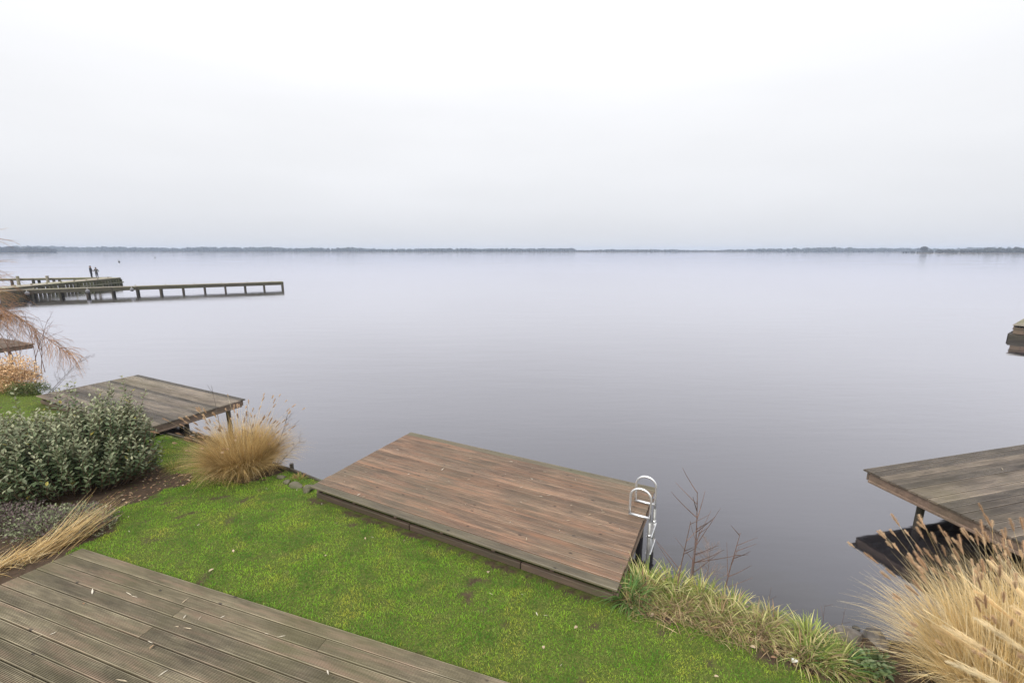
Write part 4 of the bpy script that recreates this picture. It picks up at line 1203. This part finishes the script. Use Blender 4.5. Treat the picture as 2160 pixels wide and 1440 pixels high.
def pose(arm_l, arm_r):
    J = {'pelvis': (0, 0, .52, .082, 1.25), 'waist': (0, 0, .61, .078, 1.25), 'chest': (0, -.005, .735, .092, 1.35), 'neck': (0, 0, .83, .040), 'head_base': (0, .008, .872, .050),
         'head': (0, .010, .925, .062), 'crown': (0, .008, .965, .045),
         'sh_l': (-.105, 0, .80, .048), 'sh_r': (.105, 0, .80, .048),
         'hip_l': (-.055, 0, .49, .066), 'kn_l': (-.062, .012, .275, .047), 'an_l': (-.066, -.005, .05, .032), 'toe_l': (-.075, .075, .018, .024),
         'hip_r': (.055, 0, .49, .066), 'kn_r': (.066, .012, .275, .047), 'an_r': (.072, -.005, .05, .032), 'toe_r': (.085, .075, .018, .024)}
    J['el_l'] = (*arm_l[0], .036); J['wr_l'] = (*arm_l[1], .027); J['hand_l'] = (*arm_l[2], .024)
    J['el_r'] = (*arm_r[0], .036); J['wr_r'] = (*arm_r[1], .027); J['hand_r'] = (*arm_r[2], .024)
    return J
EDG = [('pelvis','waist'),('waist','chest'),('chest','neck'),('neck','head_base'),('head_base','head'),('head','crown'),('chest','sh_l'),('chest','sh_r'),('sh_l','el_l'),('el_l','wr_l'),('wr_l','hand_l'),
       ('sh_r','el_r'),('el_r','wr_r'),('wr_r','hand_r'),('pelvis','hip_l'),('hip_l','kn_l'),('kn_l','an_l'),('an_l','toe_l'),('pelvis','hip_r'),('hip_r','kn_r'),('kn_r','an_r'),('an_r','toe_r')]
JP1 = pose(((-.135, .02, .65), (-.10, .10, .56), (-.08, .14, .54)), ((.13, .03, .645), (.10, .13, .60), (.09, .18, .595)))
JP2 = pose(((-.17, .01, .67), (-.22, .05, .60), (-.25, .08, .58)), ((.19, .0, .68), (.165, .07, .58), (.14, .11, .56)))
person('taller person in dark coat standing on the pier, turned to the shorter one', -59.25, 64.05, 1.0, 1.62, R(-70), JP1, EDG, DARKCOAT, NAVY, HAIR, 0)
person('shorter person in grey jacket standing on the pier, arms out', -58.45, 64.0, 1.0, 1.42, R(15), JP2, EDG, GREYCOAT, NAVY, HAIR, 0)

# ------------------------------------------------------------------ buoys
def buoy(label, x, y, s):
    t = thing('buoy', label, 'buoy', (x, y, 0), 0, 'dark buoys on the lake')
    a = Acc(); a.tube([(0, 0, -.4*s), (0, 0, 0), (0, 0, .35*s), (0, 0, .55*s)], [.45*s, .62*s, .60*s, .25*s], 14); obj('float', a.mesh('buoy_float', M['buoy'], True), t)
    a = Acc(); a.tube([(0, 0, .5*s), (0, 0, 1.0*s), (0, 0, 1.5*s)], [.22*s, .14*s, .07*s], 10); obj('topmark', a.mesh('buoy_topmark', M['buoy'], True), t)
buoy('larger dark buoy on the lake, right of the two people', -171.0, 199.0, .62)
buoy('small dark buoy farther out, right of the larger one', -246.3, 316.0, .62)
buoy('tiny far buoy near the far shore, above the end of the narrow pier', -243.5, 437.0, .45)
buoy('faint tiny buoy just left of the other far one', -278.0, 483.0, .36)

# ------------------------------------------------------------------ far shore
def shore_wood(name, label, x0, x1, y0, y1, depth, hfun, n, col, z0=.6):
    """woodland on the far bank: crowns standing in rows, seen as one mass"""
    ico = bmesh.new(); bmesh.ops.create_icosphere(ico, subdivisions=2, radius=1)
    IV = np.array([v.co[:] for v in ico.verts]); IT = np.array([[v.index for v in f.verts] for f in ico.faces]); ico.free()
    a = Acc()
    for k in range(n):
        u = rng.random(); v = rng.random()
        x = x0 + (x1 - x0) * u; y = y0 + (y1 - y0) * u + v * depth
        h = hfun(x0 + (x1 - x0) * u) * rng.uniform(.62, 1.1)
        if h < .4: continue
        w = h * rng.uniform(.32, .62)
        V = IV * (1 + rng.normal(0, .16, (len(IV), 1)))
        V = V * np.array([w, w, h * .5]) + np.array([x, y, z0 + h * .5])
        a.put(V, None, IT, np.array(col) * rng.uniform(.7, 1.35) * np.array([1, rng.uniform(.9, 1.05), rng.uniform(.8, 1.1)]))
    o = obj(name, a.mesh(name, M['wood_far']))
    o['kind'] = 'stuff'; o['label'] = label; o['category'] = 'trees'
    return o
M['wood_far'] = tint_mat('far_wood', .95, .2, .2, .05)
def bank(name, label, pts, back, z, col1, col2):
    a = Acc(); pts = np.array(pts); k = len(pts)
    front = np.concatenate([pts, np.full((k, 1), -.5)], 1); top = np.concatenate([pts + [0, 2.0], np.full((k, 1), z)], 1)
    rear = np.concatenate([pts * 1.0, np.full((k, 1), z)], 1); rear[:, 1] = back
    V = np.concatenate([front, top, rear]); Q = []
    for i in range(k - 1):
        Q += [(i, i+1, k+i+1, k+i), (k+i, k+i+1, 2*k+i+1, 2*k+i)]
    a.put(V, Q)
    return structure(obj(name, a.mesh(name, plain_mat(name, col1, col2, .02, .95))))
bank('far_shore', '', [(-FAR + 20, 1700), (-1900, 1660), (-1000, 1750), (0, 1850), (700, 1900), (1500, 1750), (2300, 1600), (FAR - 20, 1500)], FAR - 20, .9, (.20, .14, .10), (.13, .11, .07))
def prof(seed, base, var, sc):
    return lambda x: max(.3, (1.0 if seed != 5 else min(1.0, .25 + (x - 830) / 260.0)) * base + var * 2 * (float(vnoise(np.array([x * sc + seed * 31.7]), np.array([seed * 7.3]), 1.0, 4)[0]) - .5))
shore_wood('shore_wood', 'hazy bluish line of woods along the left far shore', -2050, -640, 1690, 1810, 160, prof(1, 17, 7.0, .006), 900, (.030, .036, .030))
shore_wood('shore_wood', 'low hazy line of woods along the middle of the far shore', -640, 260, 1810, 1890, 160, prof(2, 13.0, 5.0, .007), 760, (.030, .036, .030))
shore_wood('shore_wood', 'faint thin line of trees and huts right of the middle far shore', 180, 1000, 1900, 1880, 160, prof(3, 9.0, 4.0, .02), 900, (.042, .045, .042))
shore_wood('shore_wood', 'hazy line of woods on the right far shore', 980, 2100, 1800, 1690, 160, prof(4, 15.0, 7.0, .007), 720, (.030, .036, .030))
bank('near_spit', '', [(820, 930), (860, 905), (1000, 900), (1200, 890), (1600, 880)], 1010, .7, (.16, .12, .085), (.10, .09, .06))
shore_wood('shore_wood', 'nearer darker band of trees on spit at right edge', 830, 1560, 915, 895, 80, prof(5, 9.5, 4.5, .02), 520, (.032, .036, .030))
bank('near_spit', '', [(-1700, 1080), (-1400, 1090), (-1240, 1100), (-1150, 1110), (-1135, 1125)], 1180, .7, (.14, .11, .08), (.10, .085, .06))
shore_wood('shore_wood', 'nearer dark hump of trees behind willow at left edge', -1690, -1150, 1100, 1115, 60, prof(6, 13.5, 3.0, .02), 360, (.026, .030, .026))
ft = thing('tall_tree', 'tallest round-crowned tree standing above the right far shore', 'tree', (838, 935, .7))
a = Acc(); a.tube([(0, 0, -.3), (0, 0, 3), (0, 0, 7)], [.5, .4, .25], 8, (.05, .04, .03)); obj('trunk', a.mesh('far_trunk', M['twig']), ft)
n = 2600
d = rng.normal(0, 1, (n, 3)); d /= np.linalg.norm(d, axis=1)[:, None]
p = d * (rng.random((n, 1)) ** .4) * np.array([6.5, 6.0, 4.8]) + np.array([0, 0, 8.6])
a = Acc(); L = rng.uniform(.5, 1.1, n); a.leaves(p, rng.normal(0, 1, (n, 3)), rng.normal(0, 1, (n, 3)), L, L * .6, pick([(.045, .048, .040), (.06, .06, .05)], n)); obj('crown', a.mesh('far_crown', M['wood_far']), ft)

# ------------------------------------------------------------------ haze over the lake
a = Acc(); a.box((-FAR - 40, -100, -2.6), (FAR + 40, FAR + 40, 26.0))
hm, hn, hl, hb = new_mat('haze')
hn.remove(hb)
pv = hn.new('ShaderNodeVolumePrincipled')
pv.inputs['Color'].default_value = (0.68, 0.79, 1.0, 1)
pv.inputs['Density'].default_value = 0.00026
hl.new(pv.outputs[0], hn['Material Output'].inputs['Volume'])
hz = obj('haze', a.mesh('haze', hm))
hz['kind'] = 'stuff'
